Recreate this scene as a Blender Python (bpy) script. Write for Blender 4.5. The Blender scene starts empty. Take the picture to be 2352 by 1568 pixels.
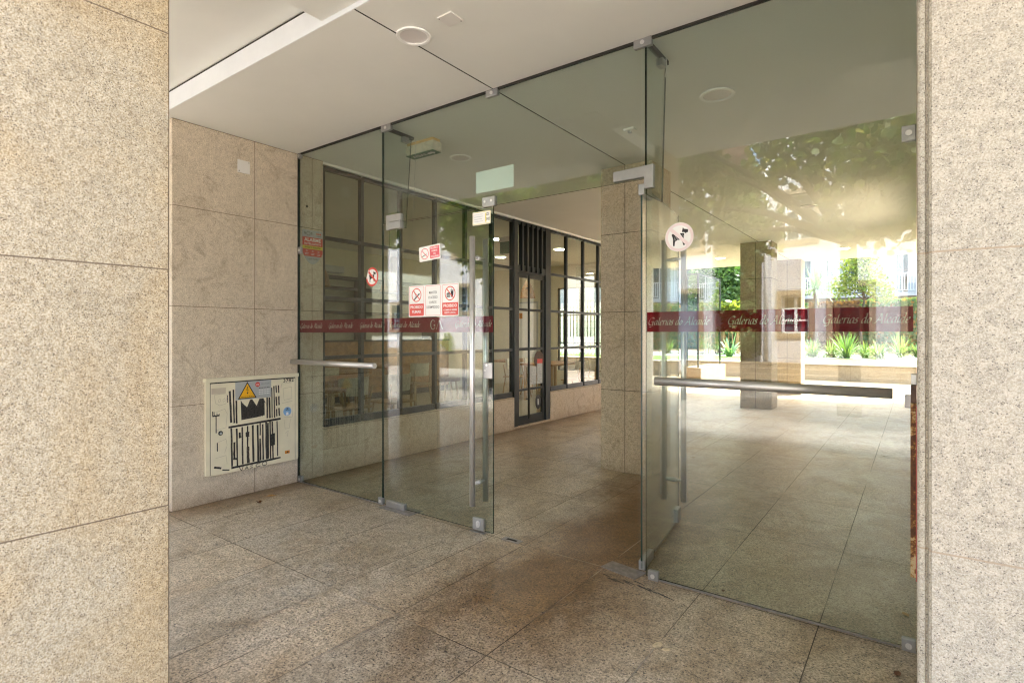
import bpy, bmesh, math, random
import numpy as np
from mathutils import Vector, Matrix
R = math.radians
sc = bpy.context.scene
col = sc.collection

# ---------------------------------------------------------------- camera
cam_d = bpy.data.cameras.new('camera'); cam = bpy.data.objects.new('camera', cam_d); col.objects.link(cam)
cam.location = (0, 0, 1.35)
cam.rotation_euler = (R(90), 0, R(36.28))
cam_d.sensor_width = 36.0
cam_d.lens = 1267.0/2352*36
cam_d.shift_y = -(784-765)/2352.0
cam_d.clip_start = 0.05; cam_d.clip_end = 500
sc.camera = cam

# ---------------------------------------------------------------- world, sun, exposure
SUN_EL, SUN_AZ = 60.0, 28.0           # azimuth measured clockwise from +Y
w = bpy.data.worlds.new('World'); sc.world = w; w.use_nodes = True
nt = w.node_tree; nt.nodes.clear()
sky = nt.nodes.new('ShaderNodeTexSky'); sky.sky_type = 'NISHITA'; sky.sun_disc = False
sky.sun_elevation = R(SUN_EL); sky.sun_rotation = R(SUN_AZ)
sky.air_density = 1.0; sky.dust_density = 6.0; sky.ozone_density = 1.0
hs = nt.nodes.new('ShaderNodeHueSaturation'); hs.inputs['Saturation'].default_value = 1.0
bg = nt.nodes.new('ShaderNodeBackground'); bg.inputs['Strength'].default_value = 0.15
wo = nt.nodes.new('ShaderNodeOutputWorld')
nt.links.new(sky.outputs[0], hs.inputs['Color']); nt.links.new(hs.outputs[0], bg.inputs['Color']); nt.links.new(bg.outputs[0], wo.inputs[0])
sl = bpy.data.lights.new('sun', 'SUN'); sl.energy = 2.4; sl.angle = R(5); sl.color = (1.0, 0.97, 0.93)
so = bpy.data.objects.new('sun', sl); col.objects.link(so)
sdir = Vector((math.sin(R(SUN_AZ))*math.cos(R(SUN_EL)), math.cos(R(SUN_AZ))*math.cos(R(SUN_EL)), math.sin(R(SUN_EL))))
so.rotation_euler = sdir.to_track_quat('Z', 'Y').to_euler(); so.location = sdir*30
sc.view_settings.view_transform = 'Standard'; sc.view_settings.look = 'None'
sc.view_settings.exposure = 3.5; sc.view_settings.gamma = 1.0
sc.render.engine = 'CYCLES'
cy = sc.cycles
cy.use_denoising = True; cy.denoiser = 'OPENIMAGEDENOISE'; cy.denoising_prefilter = 'ACCURATE'; cy.denoising_input_passes = 'RGB_ALBEDO_NORMAL'
sc.render.filter_size = 1.2; cy.filter_width = 1.2
cy.max_bounces = 14; cy.diffuse_bounces = 9; cy.glossy_bounces = 4; cy.transparent_max_bounces = 24; cy.transmission_bounces = 4
cy.sample_clamp_indirect = 8.0
cy.caustics_reflective = False; cy.caustics_refractive = False
rnd = random.Random(7)

# ---------------------------------------------------------------- node helpers
class N:
    def __init__(s, name):
        s.m = bpy.data.materials.new(name); s.m.use_nodes = True
        s.t = s.m.node_tree; s.t.nodes.clear()
        s.out = s.t.nodes.new('ShaderNodeOutputMaterial')
    def n(s, typ, **kw):
        nd = s.t.nodes.new('ShaderNode'+typ)
        for k, v in kw.items():
            if k.startswith('i_'):
                key = k[2:]
                key = int(key) if key.isdigit() else key.replace('_', ' ')
                s.set(nd.inputs[key], v)
            else: setattr(nd, k, v)
        return nd
    def set(s, sock, v):
        if hasattr(v, 'default_value') or hasattr(v, 'is_output'): s.t.links.new(v, sock)
        else: sock.default_value = v
    def math(s, op, a, b=None, c=None, clamp=False):
        nd = s.t.nodes.new('ShaderNodeMath'); nd.operation = op; nd.use_clamp = clamp
        for i, v in enumerate((a, b, c)):
            if v is not None: s.set(nd.inputs[i], v)
        return nd.outputs[0]
    def mix(s, f, a, b, mode='MIX'):
        nd = s.t.nodes.new('ShaderNodeMix'); nd.data_type = 'RGBA'; nd.blend_type = mode
        s.set(nd.inputs[0], f); s.set(nd.inputs[6], a); s.set(nd.inputs[7], b)
        return nd.outputs[2]
    def ramp(s, f, stops, interp='LINEAR'):
        nd = s.t.nodes.new('ShaderNodeValToRGB'); cr = nd.color_ramp; cr.interpolation = interp
        while len(cr.elements) < len(stops): cr.elements.new(0.5)
        for e, (p, c) in zip(cr.elements, stops):
            e.position = p; e.color = c if len(c) == 4 else (*c, 1)
        s.set(nd.inputs[0], f); return nd.outputs[0]
    def noise(s, vec, scale, detail=2, rough=0.5, dist=0.0, out=0):
        nd = s.n('TexNoise'); s.set(nd.inputs['Vector'], vec); nd.inputs['Scale'].default_value = scale
        nd.inputs['Detail'].default_value = detail; nd.inputs['Roughness'].default_value = rough
        nd.inputs['Distortion'].default_value = dist
        return nd.outputs[out]
    def pos(s): return s.n('NewGeometry').outputs['Position']
    def surf(s, sh): s.t.links.new(sh, s.out.inputs[0]); return s.m
    def bsdf(s, color, rough=0.6, metal=0.0, bump=None, bstr=0.2, bdist=0.002, spec=0.5, **kw):
        b = s.t.nodes.new('ShaderNodeBsdfPrincipled')
        s.set(b.inputs['Base Color'], color if not isinstance(color, tuple) or len(color) == 4 else (*color, 1))
        s.set(b.inputs['Roughness'], rough); b.inputs['Metallic'].default_value = metal
        b.inputs['Specular IOR Level'].default_value = spec
        for k, v in kw.items(): s.set(b.inputs[k], v)
        if bump is not None:
            bn = s.n('Bump'); bn.inputs['Strength'].default_value = bstr; bn.inputs['Distance'].default_value = bdist
            s.set(bn.inputs['Height'], bump); s.t.links.new(bn.outputs[0], b.inputs['Normal'])
        return b.outputs[0]

def plain(name, color, rough=0.5, metal=0.0, var=0.06, scale=6.0, spec=0.5, bump=0.0):
    k = N(name); p = k.pos()
    f = k.noise(p, scale, 4, 0.6)
    c = (*color, 1)
    d = tuple(max(0, v*(1-var*2.0)) for v in color) + (1,)
    u = tuple(min(1, v*(1+var)) for v in color) + (1,)
    cc = k.ramp(f, [(0.3, d), (0.7, u)])
    b = None
    if bump: b = k.noise(p, scale*8, 3)
    return k.surf(k.bsdf(cc, rough, metal, b, bump, spec=spec))

def granite(name, light, mid, dark, stain, joints=(), rough=0.75, speck=0.5, scale=1.0, jcol=(0.12, 0.08, 0.05), jw=0.0022,
            tone=False, patch=0.35, grime=0.35, spec=0.3, foot=0.0, foot_z=0.0, extra=None):
    """speckled granite; joints = list of (axis, value) thin dark lines, mostly grout at real positions"""
    k = N(name); p = k.pos()
    g1 = k.noise(p, 150*scale, 3, 0.75)
    g2 = k.noise(p, 260*scale, 2, 0.7)
    base = k.ramp(g1, [(0.40, mid), (0.49, tuple((a+b_)/2 for a, b_ in zip(mid, light))), (0.54, light), (0.72, tuple(min(1, v*1.10) for v in light))])
    # thin irregular biotite flecks
    n1 = k.noise(p, 135*scale, 4, 0.8, 2.2)
    n2 = k.noise(p, 38*scale, 2, 0.6)
    band_ = k.math('LESS_THAN', k.math('ABSOLUTE', k.math('SUBTRACT', n1, 0.5)), 0.030)
    fl = k.math('MULTIPLY', band_, k.ramp(n2, [(0.40, (0.12, 0.12, 0.12)), (0.62, (0.95, 0.95, 0.95))]))
    base = k.mix(k.math('MULTIPLY', fl, speck), base, (*dark, 1))
    vo = k.n('TexVoronoi'); k.set(vo.inputs['Vector'], p); vo.inputs['Scale'].default_value = 290*scale
    sp = k.n('SeparateColor'); k.t.links.new(vo.outputs['Color'], sp.inputs[0])
    base = k.mix(k.math('MULTIPLY', k.math('GREATER_THAN', sp.outputs[0], 0.955), speck), base, (*dark, 1))
    base = k.mix(k.math('MULTIPLY', k.math('GREATER_THAN', sp.outputs[1], 0.86), 0.5), base, tuple(min(1, v*1.25) for v in light)+(1,))
    big = k.noise(p, 1.5, 4, 0.6, 0.6)
    base = k.mix(k.math('MULTIPLY', k.ramp(big, [(0.44, (0, 0, 0)), (0.66, (1, 1, 1))]), patch), base, (*stain, 1), 'MULTIPLY')
    big2 = k.noise(p, 4.5, 6, 0.75, 1.2)
    base = k.mix(k.math('MULTIPLY', k.ramp(big2, [(0.52, (0, 0, 0)), (0.66, (1, 1, 1))]), grime), base, (0.60, 0.56, 0.52, 1), 'MULTIPLY')
    # odd dark pits and knots
    pit = k.noise(p, 11, 5, 0.8)
    base = k.mix(k.math('MULTIPLY', k.ramp(pit, [(0.70, (0, 0, 0)), (0.74, (1, 1, 1))]), 0.55), base, (0.35, 0.31, 0.27, 1), 'MULTIPLY')
    sx = k.n('SeparateXYZ'); k.t.links.new(p, sx.inputs[0])
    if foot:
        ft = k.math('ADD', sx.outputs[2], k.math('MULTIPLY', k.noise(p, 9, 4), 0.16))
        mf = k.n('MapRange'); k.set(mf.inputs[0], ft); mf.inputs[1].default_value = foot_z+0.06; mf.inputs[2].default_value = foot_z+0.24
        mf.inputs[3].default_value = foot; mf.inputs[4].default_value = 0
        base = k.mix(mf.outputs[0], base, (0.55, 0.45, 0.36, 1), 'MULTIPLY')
    bumpsrc = g2
    if tone:
        at = k.n('Attribute'); at.attribute_name = 'tone'
        base = k.mix(1.0, base, at.outputs['Color'], 'MULTIPLY')
    if extra: base = extra(k, p, sx, base)
    jm = None
    wob = k.math('MULTIPLY', k.math('SUBTRACT', k.noise(p, 3.0, 3), 0.5), 0.004)
    for ax, v in joints:
        d = k.math('ABSOLUTE', k.math('ADD', k.math('SUBTRACT', sx.outputs['XYZ'.index(ax)], v), wob))
        mm = k.math('LESS_THAN', d, jw)
        jm = mm if jm is None else k.math('MAXIMUM', jm, mm)
    if jm is not None:
        base = k.mix(k.math('MULTIPLY', jm, 0.85), base, (*jcol, 1))
        bumpsrc = k.math('SUBTRACT', g2, jm)
    if tone: rough = k.math('MULTIPLY_ADD', k.noise(p, 2.4, 5, 0.7), 0.5, 0.12)
    return k.surf(k.bsdf(base, rough, 0, bumpsrc, 0.35, 0.0015, spec=spec))

def glass(name, tint=(0.86, 0.92, 0.87), refl=1.0, f0=0.04):
    k = N(name)
    lw = k.n('LayerWeight'); lw.inputs['Blend'].default_value = 0.5
    fz = k.math('POWER', lw.outputs['Facing'], 5.0)
    fr = k.math('MULTIPLY', k.math('ADD', k.math('MULTIPLY', fz, 1-f0), f0), refl, clamp=True)
    tr = k.n('BsdfTransparent'); tr.inputs[0].default_value = (*[v**0.5 for v in tint], 1)
    gl = k.n('BsdfGlossy'); gl.inputs['Roughness'].default_value = 0.0; gl.inputs[0].default_value = (1, 1, 1, 1)
    # faint waviness of real float glass
    bn = k.n('Bump'); bn.inputs['Strength'].default_value = 0.006; bn.inputs['Distance'].default_value = 0.02
    k.set(bn.inputs['Height'], k.noise(k.pos(), 3.0, 1)); k.t.links.new(bn.outputs[0], gl.inputs['Normal'])
    mx = k.n('MixShader'); k.set(mx.inputs[0], fr); k.t.links.new(tr.outputs[0], mx.inputs[1]); k.t.links.new(gl.outputs[0], mx.inputs[2])
    return k.surf(mx.outputs[0])

def film(name, color, trans, rough=0.5, tcol=None):
    k = N(name)
    tr = k.n('BsdfTransparent'); tr.inputs[0].default_value = (*(tcol or color), 1)
    df = k.n('BsdfDiffuse'); df.inputs[0].default_value = (*color, 1)
    tl = k.n('BsdfTranslucent'); tl.inputs[0].default_value = (*color, 1)
    m1 = k.n('MixShader'); m1.inputs[0].default_value = 0.35
    k.t.links.new(df.outputs[0], m1.inputs[1]); k.t.links.new(tl.outputs[0], m1.inputs[2])
    m2 = k.n('MixShader'); m2.inputs[0].default_value = trans
    k.t.links.new(m1.outputs[0], m2.inputs[1]); k.t.links.new(tr.outputs[0], m2.inputs[2])
    return k.surf(m2.outputs[0])

def leafmat(name, cols, trans=0.35):
    k = N(name)
    g = k.n('NewGeometry'); f = g.outputs['Random Per Island']
    n = len(cols)
    c = k.ramp(f, [(i/(n-1) if n > 1 else 0, cc) for i, cc in enumerate(cols)])
    b = k.bsdf(c, 0.45, spec=0.4)
    tl = k.n('BsdfTranslucent'); k.t.links.new(k.mix(1.0, c, (1.4, 1.5, 0.6, 1), 'MULTIPLY'), tl.inputs[0])
    mx = k.n('MixShader'); mx.inputs[0].default_value = trans
    k.t.links.new(b, mx.inputs[1]); k.t.links.new(tl.outputs[0], mx.inputs[2])
    return k.surf(mx.outputs[0])

def emis(name, color, s):
    k = N(name); e = k.n('Emission'); e.inputs[0].default_value = (*color, 1); e.inputs[1].default_value = s
    return k.surf(e.outputs[0])

# ---------------------------------------------------------------- materials
M = {}
ZJ = [('Z', 0.793), ('Z', 1.557), ('Z', 2.322)]
M['gran_left'] = granite('granite_yellow', (0.53, 0.465, 0.345), (0.335, 0.26, 0.155), (0.11, 0.085, 0.06), (1.0, 0.84, 0.60), ZJ+[('Y', 0.7855)], speck=0.8, patch=0.60, scale=1.3)
M['gran_right'] = granite('granite_pale', (0.515, 0.475, 0.40), (0.385, 0.34, 0.27), (0.13, 0.115, 0.10), (1.0, 0.93, 0.84), ZJ, speck=0.85, jcol=(0.36, 0.28, 0.2), patch=0.35, grime=0.1, scale=1.3)
M['gran_wall'] = granite('granite_wall', (0.72, 0.635, 0.51), (0.50, 0.42, 0.32), (0.16, 0.13, 0.10), (0.80, 0.77, 0.73), ZJ+[('Y', 2.487), ('Y', 3.04), ('Z', 2.977)], speck=0.6, patch=0.55, foot=0.6, grime=0.6)  # topmost line paints the dark shadow gap under the ceiling
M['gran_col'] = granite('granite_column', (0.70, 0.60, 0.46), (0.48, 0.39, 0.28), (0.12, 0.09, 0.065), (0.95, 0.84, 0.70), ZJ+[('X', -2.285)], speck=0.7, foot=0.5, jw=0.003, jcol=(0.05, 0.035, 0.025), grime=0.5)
M['gran_col_shaded'] = granite('granite_column_shaded', (0.42, 0.35, 0.245), (0.28, 0.225, 0.15), (0.09, 0.07, 0.05), (0.95, 0.84, 0.70), ZJ+[('X', -2.325)], speck=0.7, foot=0.5, jw=0.004, jcol=(0.05, 0.035, 0.025), grime=0.5)  # darker copy of the column granite: shade put into the far columns' colour
M['gran_plinth'] = granite('granite_plinth', (0.64, 0.54, 0.40), (0.45, 0.36, 0.255), (0.12, 0.09, 0.06), (0.95, 0.86, 0.72),
    [('Z', 0.44)]+[('Y', v) for v in (3.65, 4.7, 5.8, 7.9, 8.6, 9.7, 10.6)], speck=0.6, foot=0.5, grime=0.5)
M['gran_garden'] = granite('granite_garden', (0.30, 0.25, 0.18), (0.23, 0.185, 0.13), (0.15, 0.12, 0.09), (0.95, 0.85, 0.7), [('X', v) for v in (-9, -7.5, -6, -4.5, -3, -1.5, 0)], speck=0.3, scale=0.5)
def wet(k, p, sx, base):
    # brown damp stain down the middle of the entrance, grime along walls
    x = sx.outputs[0]; y = sx.outputs[1]
    ns = k.noise(p, 2.2, 5, 0.7, 0.5)
    cx = k.math('ADD', k.math('ABSOLUTE', k.math('ADD', x, 1.62)), k.math('MULTIPLY', k.math('SUBTRACT', ns, 0.5), 1.1))
    m = k.n('MapRange'); k.set(m.inputs[0], cx); m.inputs[1].default_value = 0.20; m.inputs[2].default_value = 0.75; m.inputs[3].default_value = 1; m.inputs[4].default_value = 0
    my = k.n('MapRange'); k.set(my.inputs[0], k.math('ADD', y, ns)); my.inputs[1].default_value = 1.8; my.inputs[2].default_value = 2.7; my.inputs[3].default_value = 0.15; my.inputs[4].default_value = 1
    my2 = k.n('MapRange'); k.set(my2.inputs[0], k.math('ADD', y, ns)); my2.inputs[1].default_value = 4.6; my2.inputs[2].default_value = 6.2; my2.inputs[3].default_value = 1; my2.inputs[4].default_value = 0.2
    f = k.math('MULTIPLY', k.math('MULTIPLY', m.outputs[0], my.outputs[0]), my2.outputs[0])
    base = k.mix(k.math('MULTIPLY', f, 1.0), base, (0.42, 0.29, 0.17, 1), 'MULTIPLY')
    e = k.n('MapRange'); k.set(e.inputs[0], k.math('ADD', x, k.math('MULTIPLY', ns, 0.35))); e.inputs[1].default_value = -4.40; e.inputs[2].default_value = -4.0; e.inputs[3].default_value = 0.9; e.inputs[4].default_value = 0
    base = k.mix(e.outputs[0], base, (0.58, 0.43, 0.27, 1), 'MULTIPLY')
    # drawn-out dirt streaks and blotches from foot traffic
    mp = k.n('Mapping'); k.set(mp.inputs[0], p); mp.inputs['Scale'].default_value = (1.5, 0.9, 1)
    d1 = k.noise(mp.outputs[0], 1.6, 6, 0.7, 0.8)
    base = k.mix(k.math('MULTIPLY', k.ramp(d1, [(0.47, (0, 0, 0)), (0.62, (1, 1, 1))]), 0.62), base, (0.62, 0.53, 0.43, 1), 'MULTIPLY')
    d2 = k.noise(p, 3.4, 6, 0.75, 0.5)
    base = k.mix(k.math('MULTIPLY', k.ramp(d2, [(0.50, (0, 0, 0)), (0.68, (1, 1, 1))]), 0.55), base, (0.60, 0.54, 0.47, 1), 'MULTIPLY')
    base = k.mix(k.math('MULTIPLY', k.ramp(d2, [(0.30, (1, 1, 1)), (0.42, (0, 0, 0))]), 0.30), base, (1.25, 1.22, 1.15, 1), 'MULTIPLY')
    sp = k.noise(p, 13, 5, 0.8)
    base = k.mix(k.math('MULTIPLY', k.ramp(sp, [(0.60, (0, 0, 0)), (0.72, (1, 1, 1))]), 0.5), base, (0.48, 0.43, 0.37, 1), 'MULTIPLY')
    return base
M['floor'] = granite('granite_floor', (0.66, 0.545, 0.39), (0.30, 0.235, 0.155), (0.06, 0.048, 0.038), (0.92, 0.84, 0.72), (), rough=0.40, speck=0.9, tone=True, scale=0.60, spec=0.5, extra=wet, grime=0.2)
k = N('grout'); p = k.pos()
M['grout'] = k.surf(k.bsdf(k.ramp(k.noise(p, 1.1, 3, 0.6), [(0.46, (0.07, 0.055, 0.04)), (0.54, (0.22, 0.18, 0.13)), (0.62, (0.58, 0.51, 0.41))]), 0.9))
M['plaster'] = plain('ceiling_plaster', (0.82, 0.83, 0.795), 0.85, var=0.02, scale=1.2, bump=0.03)
M['white_wall'] = plain('white_plaster', (0.83, 0.83, 0.82), 0.85, var=0.03, scale=1.0, bump=0.05)
M['house_wall'] = plain('house_paint', (0.47, 0.48, 0.51), 0.85, var=0.05, scale=1.5)
M['block_wall'] = plain('block_paint', (0.52, 0.52, 0.51), 0.85, var=0.03, scale=1.5)
M['dark'] = plain('dark_gap', (0.02, 0.018, 0.015), 0.9)
M['glass'] = glass('tempered_glass', (0.74, 0.81, 0.765), f0=0.058)
M['pane'] = glass('window_glass', (0.78, 0.82, 0.76), 1.0, f0=0.05)
M['glass_edge'] = plain('glass_edge', (0.008, 0.035, 0.028), 0.15)
M['glass_edge_lt'] = plain('glass_edge_pale', (0.22, 0.36, 0.32), 0.15)
def steel(name, c, rough, ax=2):
    k = N(name); mp = k.n('Mapping'); k.set(mp.inputs[0], k.pos())
    s = [400, 400, 400]; s[ax] = 4; mp.inputs['Scale'].default_value = s
    f = k.noise(mp.outputs[0], 1.0, 2)
    return k.surf(k.bsdf(k.ramp(f, [(0.3, tuple(v*0.85 for v in c)), (0.7, c)]), k.math('MULTIPLY_ADD', f, 0.15, rough-0.07), 0.82))
M['steel'] = steel('brushed_steel', (0.80, 0.79, 0.78), 0.36)
M['steel_h'] = steel('brushed_steel_rail', (0.66, 0.64, 0.62), 0.38, 0)
M['satin'] = plain('satin_aluminium', (0.40, 0.40, 0.40), 0.38, 0.85, var=0.05, scale=20)
M['black_metal'] = plain('anthracite_frame', (0.018, 0.024, 0.025), 0.35, var=0.1)
M['white_plastic'] = plain('white_plastic', (0.78, 0.77, 0.74), 0.4, var=0.02)
M['cream_metal'] = plain('cream_paint', (0.80, 0.74, 0.56), 0.42, var=0.06, scale=4, bump=0.03)
M['marker'] = plain('black_marker', (0.028, 0.024, 0.022), 0.5, var=0.5, scale=60)
M['marker_thin'] = plain('worn_marker', (0.06, 0.052, 0.045), 0.6, var=0.6, scale=70)
M['pencil'] = plain('pencil_line', (0.36, 0.32, 0.24), 0.7)
M['sign_grey'] = plain('sign_grey', (0.42, 0.44, 0.45), 0.4)
M['yellow'] = plain('sign_yellow', (0.85, 0.45, 0.015), 0.4, var=0.02)
M['yellow2'] = plain('label_yellow', (0.75, 0.62, 0.03), 0.4, var=0.02)
M['black'] = plain('print_black', (0.012, 0.012, 0.013), 0.5)
M['red'] = plain('print_red', (0.66, 0.07, 0.05), 0.4, var=0.02)
M['red2'] = plain('print_pink_red', (0.72, 0.11, 0.14), 0.4, var=0.02)
M['white'] = plain('print_white', (0.82, 0.82, 0.80), 0.4, var=0.02)
M['pale_pink'] = plain('faded_pink', (0.78, 0.66, 0.66), 0.5, var=0.02)
M['blue'] = plain('sticker_blue', (0.22, 0.42, 0.70), 0.4)
M['orange'] = plain('sticker_orange', (0.65, 0.24, 0.02), 0.4)
M['green'] = plain('exit_green', (0.015, 0.13, 0.05), 0.4)
M['mint'] = film('frosted_back', (0.88, 0.96, 0.93), 0.05)
M['old_plastic'] = plain('aged_plastic', (0.62, 0.58, 0.45), 0.35, var=0.15, scale=25)
M['old_yellow'] = plain('yellowed_plastic', (0.62, 0.40, 0.12), 0.4, var=0.12, scale=20)
M['band'] = film('red_band_film', (0.24, 0.010, 0.028), 0.30, tcol=(0.42, 0.015, 0.03))
M['script'] = film('band_lettering', (0.80, 0.80, 0.66), 0.30, tcol=(0.95, 0.95, 0.80))
M['wood'] = plain('oak_wood', (0.38, 0.19, 0.065), 0.5, var=0.2, scale=9)
M['wood_lt'] = plain('pale_wood', (0.40, 0.26, 0.12), 0.5, var=0.12, scale=9)
M['cream_wall'] = plain('cream_wall', (0.66, 0.62, 0.48), 0.8, var=0.03)
M['shop_floor'] = plain('shop_floor', (0.42, 0.38, 0.30), 0.35, var=0.08)
M['shop_dark'] = plain('dark_shelf', (0.05, 0.045, 0.04), 0.6)
M['lamp_on'] = emis('lit_lamp', (1.0, 0.93, 0.80), 16.0)
M['rim'] = plain('lamp_rim', (0.92, 0.92, 0.91), 0.4, var=0.01)
M['lamp_off'] = plain('lamp_diffuser', (0.74, 0.71, 0.71), 0.5, var=0.02)
M['bark'] = plain('bark', (0.10, 0.075, 0.055), 0.9, var=0.3, scale=20, bump=0.6)
M['leaf_st'] = leafmat('street_leaves', [(0.05, 0.10, 0.015), (0.09, 0.16, 0.02), (0.14, 0.20, 0.03), (0.22, 0.20, 0.03)], 0.45)
M['leaf_bush'] = leafmat('bush_leaves', [(0.04, 0.09, 0.03), (0.08, 0.15, 0.04), (0.12, 0.20, 0.07)], 0.3)
M['leaf_bamb'] = leafmat('bamboo_leaves', [(0.12, 0.17, 0.03), (0.20, 0.24, 0.04), (0.30, 0.28, 0.06)], 0.4)
M['leaf_ivy'] = leafmat('ivy_leaves', [(0.04, 0.10, 0.04), (0.09, 0.17, 0.07), (0.16, 0.24, 0.10), (0.35, 0.16, 0.05)], 0.25)
M['leaf_agave'] = leafmat('agave_leaves', [(0.12, 0.22, 0.12), (0.18, 0.30, 0.15), (0.24, 0.36, 0.22)], 0.2)
M['leaf_strap'] = leafmat('strap_leaves', [(0.06, 0.13, 0.035), (0.10, 0.18, 0.06), (0.17, 0.25, 0.10), (0.26, 0.29, 0.10)], 0.3)
M['leaf_light'] = leafmat('light_leaves', [(0.14, 0.20, 0.05), (0.22, 0.28, 0.08), (0.30, 0.30, 0.10)], 0.4)
M['dry'] = plain('dry_leaf', (0.60, 0.34, 0.13), 0.7, var=0.3, scale=60)
M['dry_lt'] = plain('pale_dry_leaf', (0.72, 0.58, 0.36), 0.7, var=0.2, scale=60)
M['dry_br'] = plain('brown_dry_leaf', (0.16, 0.06, 0.025), 0.7, var=0.3, scale=60)
k = N('lawn'); p = k.pos()
M['lawn'] = k.surf(k.bsdf(k.ramp(k.noise(p, 18, 5, 0.7), [(0.3, (0.06, 0.12, 0.015)), (0.6, (0.12, 0.20, 0.03)), (0.8, (0.20, 0.25, 0.06))]), 0.9, bump=k.noise(p, 90, 3), bstr=0.6, bdist=0.02))
k = N('white_gravel'); p = k.pos()
M['gravel'] = k.surf(k.bsdf(k.ramp(k.noise(p, 7, 6, 0.8), [(0.35, (0.30, 0.28, 0.24)), (0.5, (0.45, 0.44, 0.42)), (0.7, (0.6, 0.59, 0.57))]), 0.9, bump=k.noise(p, 40, 3), bstr=0.6, bdist=0.02))
k = N('cobbles'); p = k.pos()
v = k.n('TexVoronoi'); v.feature = 'DISTANCE_TO_EDGE'; k.set(v.inputs['Vector'], p); v.inputs['Scale'].default_value = 9
M['cobble'] = k.surf(k.bsdf(k.mix(k.math('LESS_THAN', v.outputs[0], 0.07), k.ramp(k.noise(p, 5, 4), [(0.3, (0.34, 0.32, 0.28)), (0.7, (0.48, 0.45, 0.41))]), (0.09, 0.08, 0.06, 1)), 0.8, bump=v.outputs[0], bstr=0.4, bdist=0.02))
k = N('rusty_paint'); p = k.pos()
f = k.noise(p, 55, 6, 0.75)
sx = k.n('SeparateXYZ'); k.t.links.new(p, sx.inputs[0])
mz = k.n('MapRange'); k.set(mz.inputs[0], k.math('ABSOLUTE', k.math('SUBTRACT', sx.outputs[2], 0.93))); mz.inputs[1].default_value = 0.0; mz.inputs[2].default_value = 0.27; mz.inputs[3].default_value = 0.14; mz.inputs[4].default_value = -0.08
f2 = k.math('ADD', f, mz.outputs[0])
M['rust'] = k.surf(k.bsdf(k.ramp(f2, [(0.42, (0.50, 0.42, 0.24)), (0.47, (0.34, 0.19, 0.04)), (0.52, (0.13, 0.05, 0.012)), (0.7, (0.05, 0.02, 0.008))]), 0.7, bump=f, bstr=0.5, bdist=0.002))
M['red_paint'] = plain('red_paint', (0.48, 0.03, 0.04), 0.4)
M['brown_metal'] = plain('brown_metal', (0.10, 0.055, 0.035), 0.5, 0.3, var=0.3, scale=40)
M['bluegrey'] = plain('bluegrey_paint', (0.16, 0.22, 0.28), 0.45)
M['curtain'] = plain('curtain', (0.55, 0.58, 0.52), 0.9, var=0.25, scale=14)
M['winglass'] = plain('dark_window', (0.05, 0.09, 0.10), 0.06, var=0.4, scale=1.5)
M['frame_white'] = plain('white_frame', (0.75, 0.75, 0.74), 0.5)
M['roof'] = plain('clay_tiles', (0.26, 0.15, 0.11), 0.8, var=0.25, scale=12)
M['soil'] = plain('brown_soil', (0.14, 0.085, 0.05), 0.95, var=0.3, scale=12, bump=0.5)
M['brown_hedge'] = leafmat('dry_creeper', [(0.10, 0.05, 0.025), (0.18, 0.09, 0.045), (0.22, 0.13, 0.06)], 0.2)
M['floor_plate'] = plain('steel_floor_plate', (0.33, 0.30, 0.28), 0.45, 0.7, var=0.15, scale=30)
M['menu_glass'] = plain('laminated_paper', (0.50, 0.52, 0.48), 0.25, var=0.15, scale=30)

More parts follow.
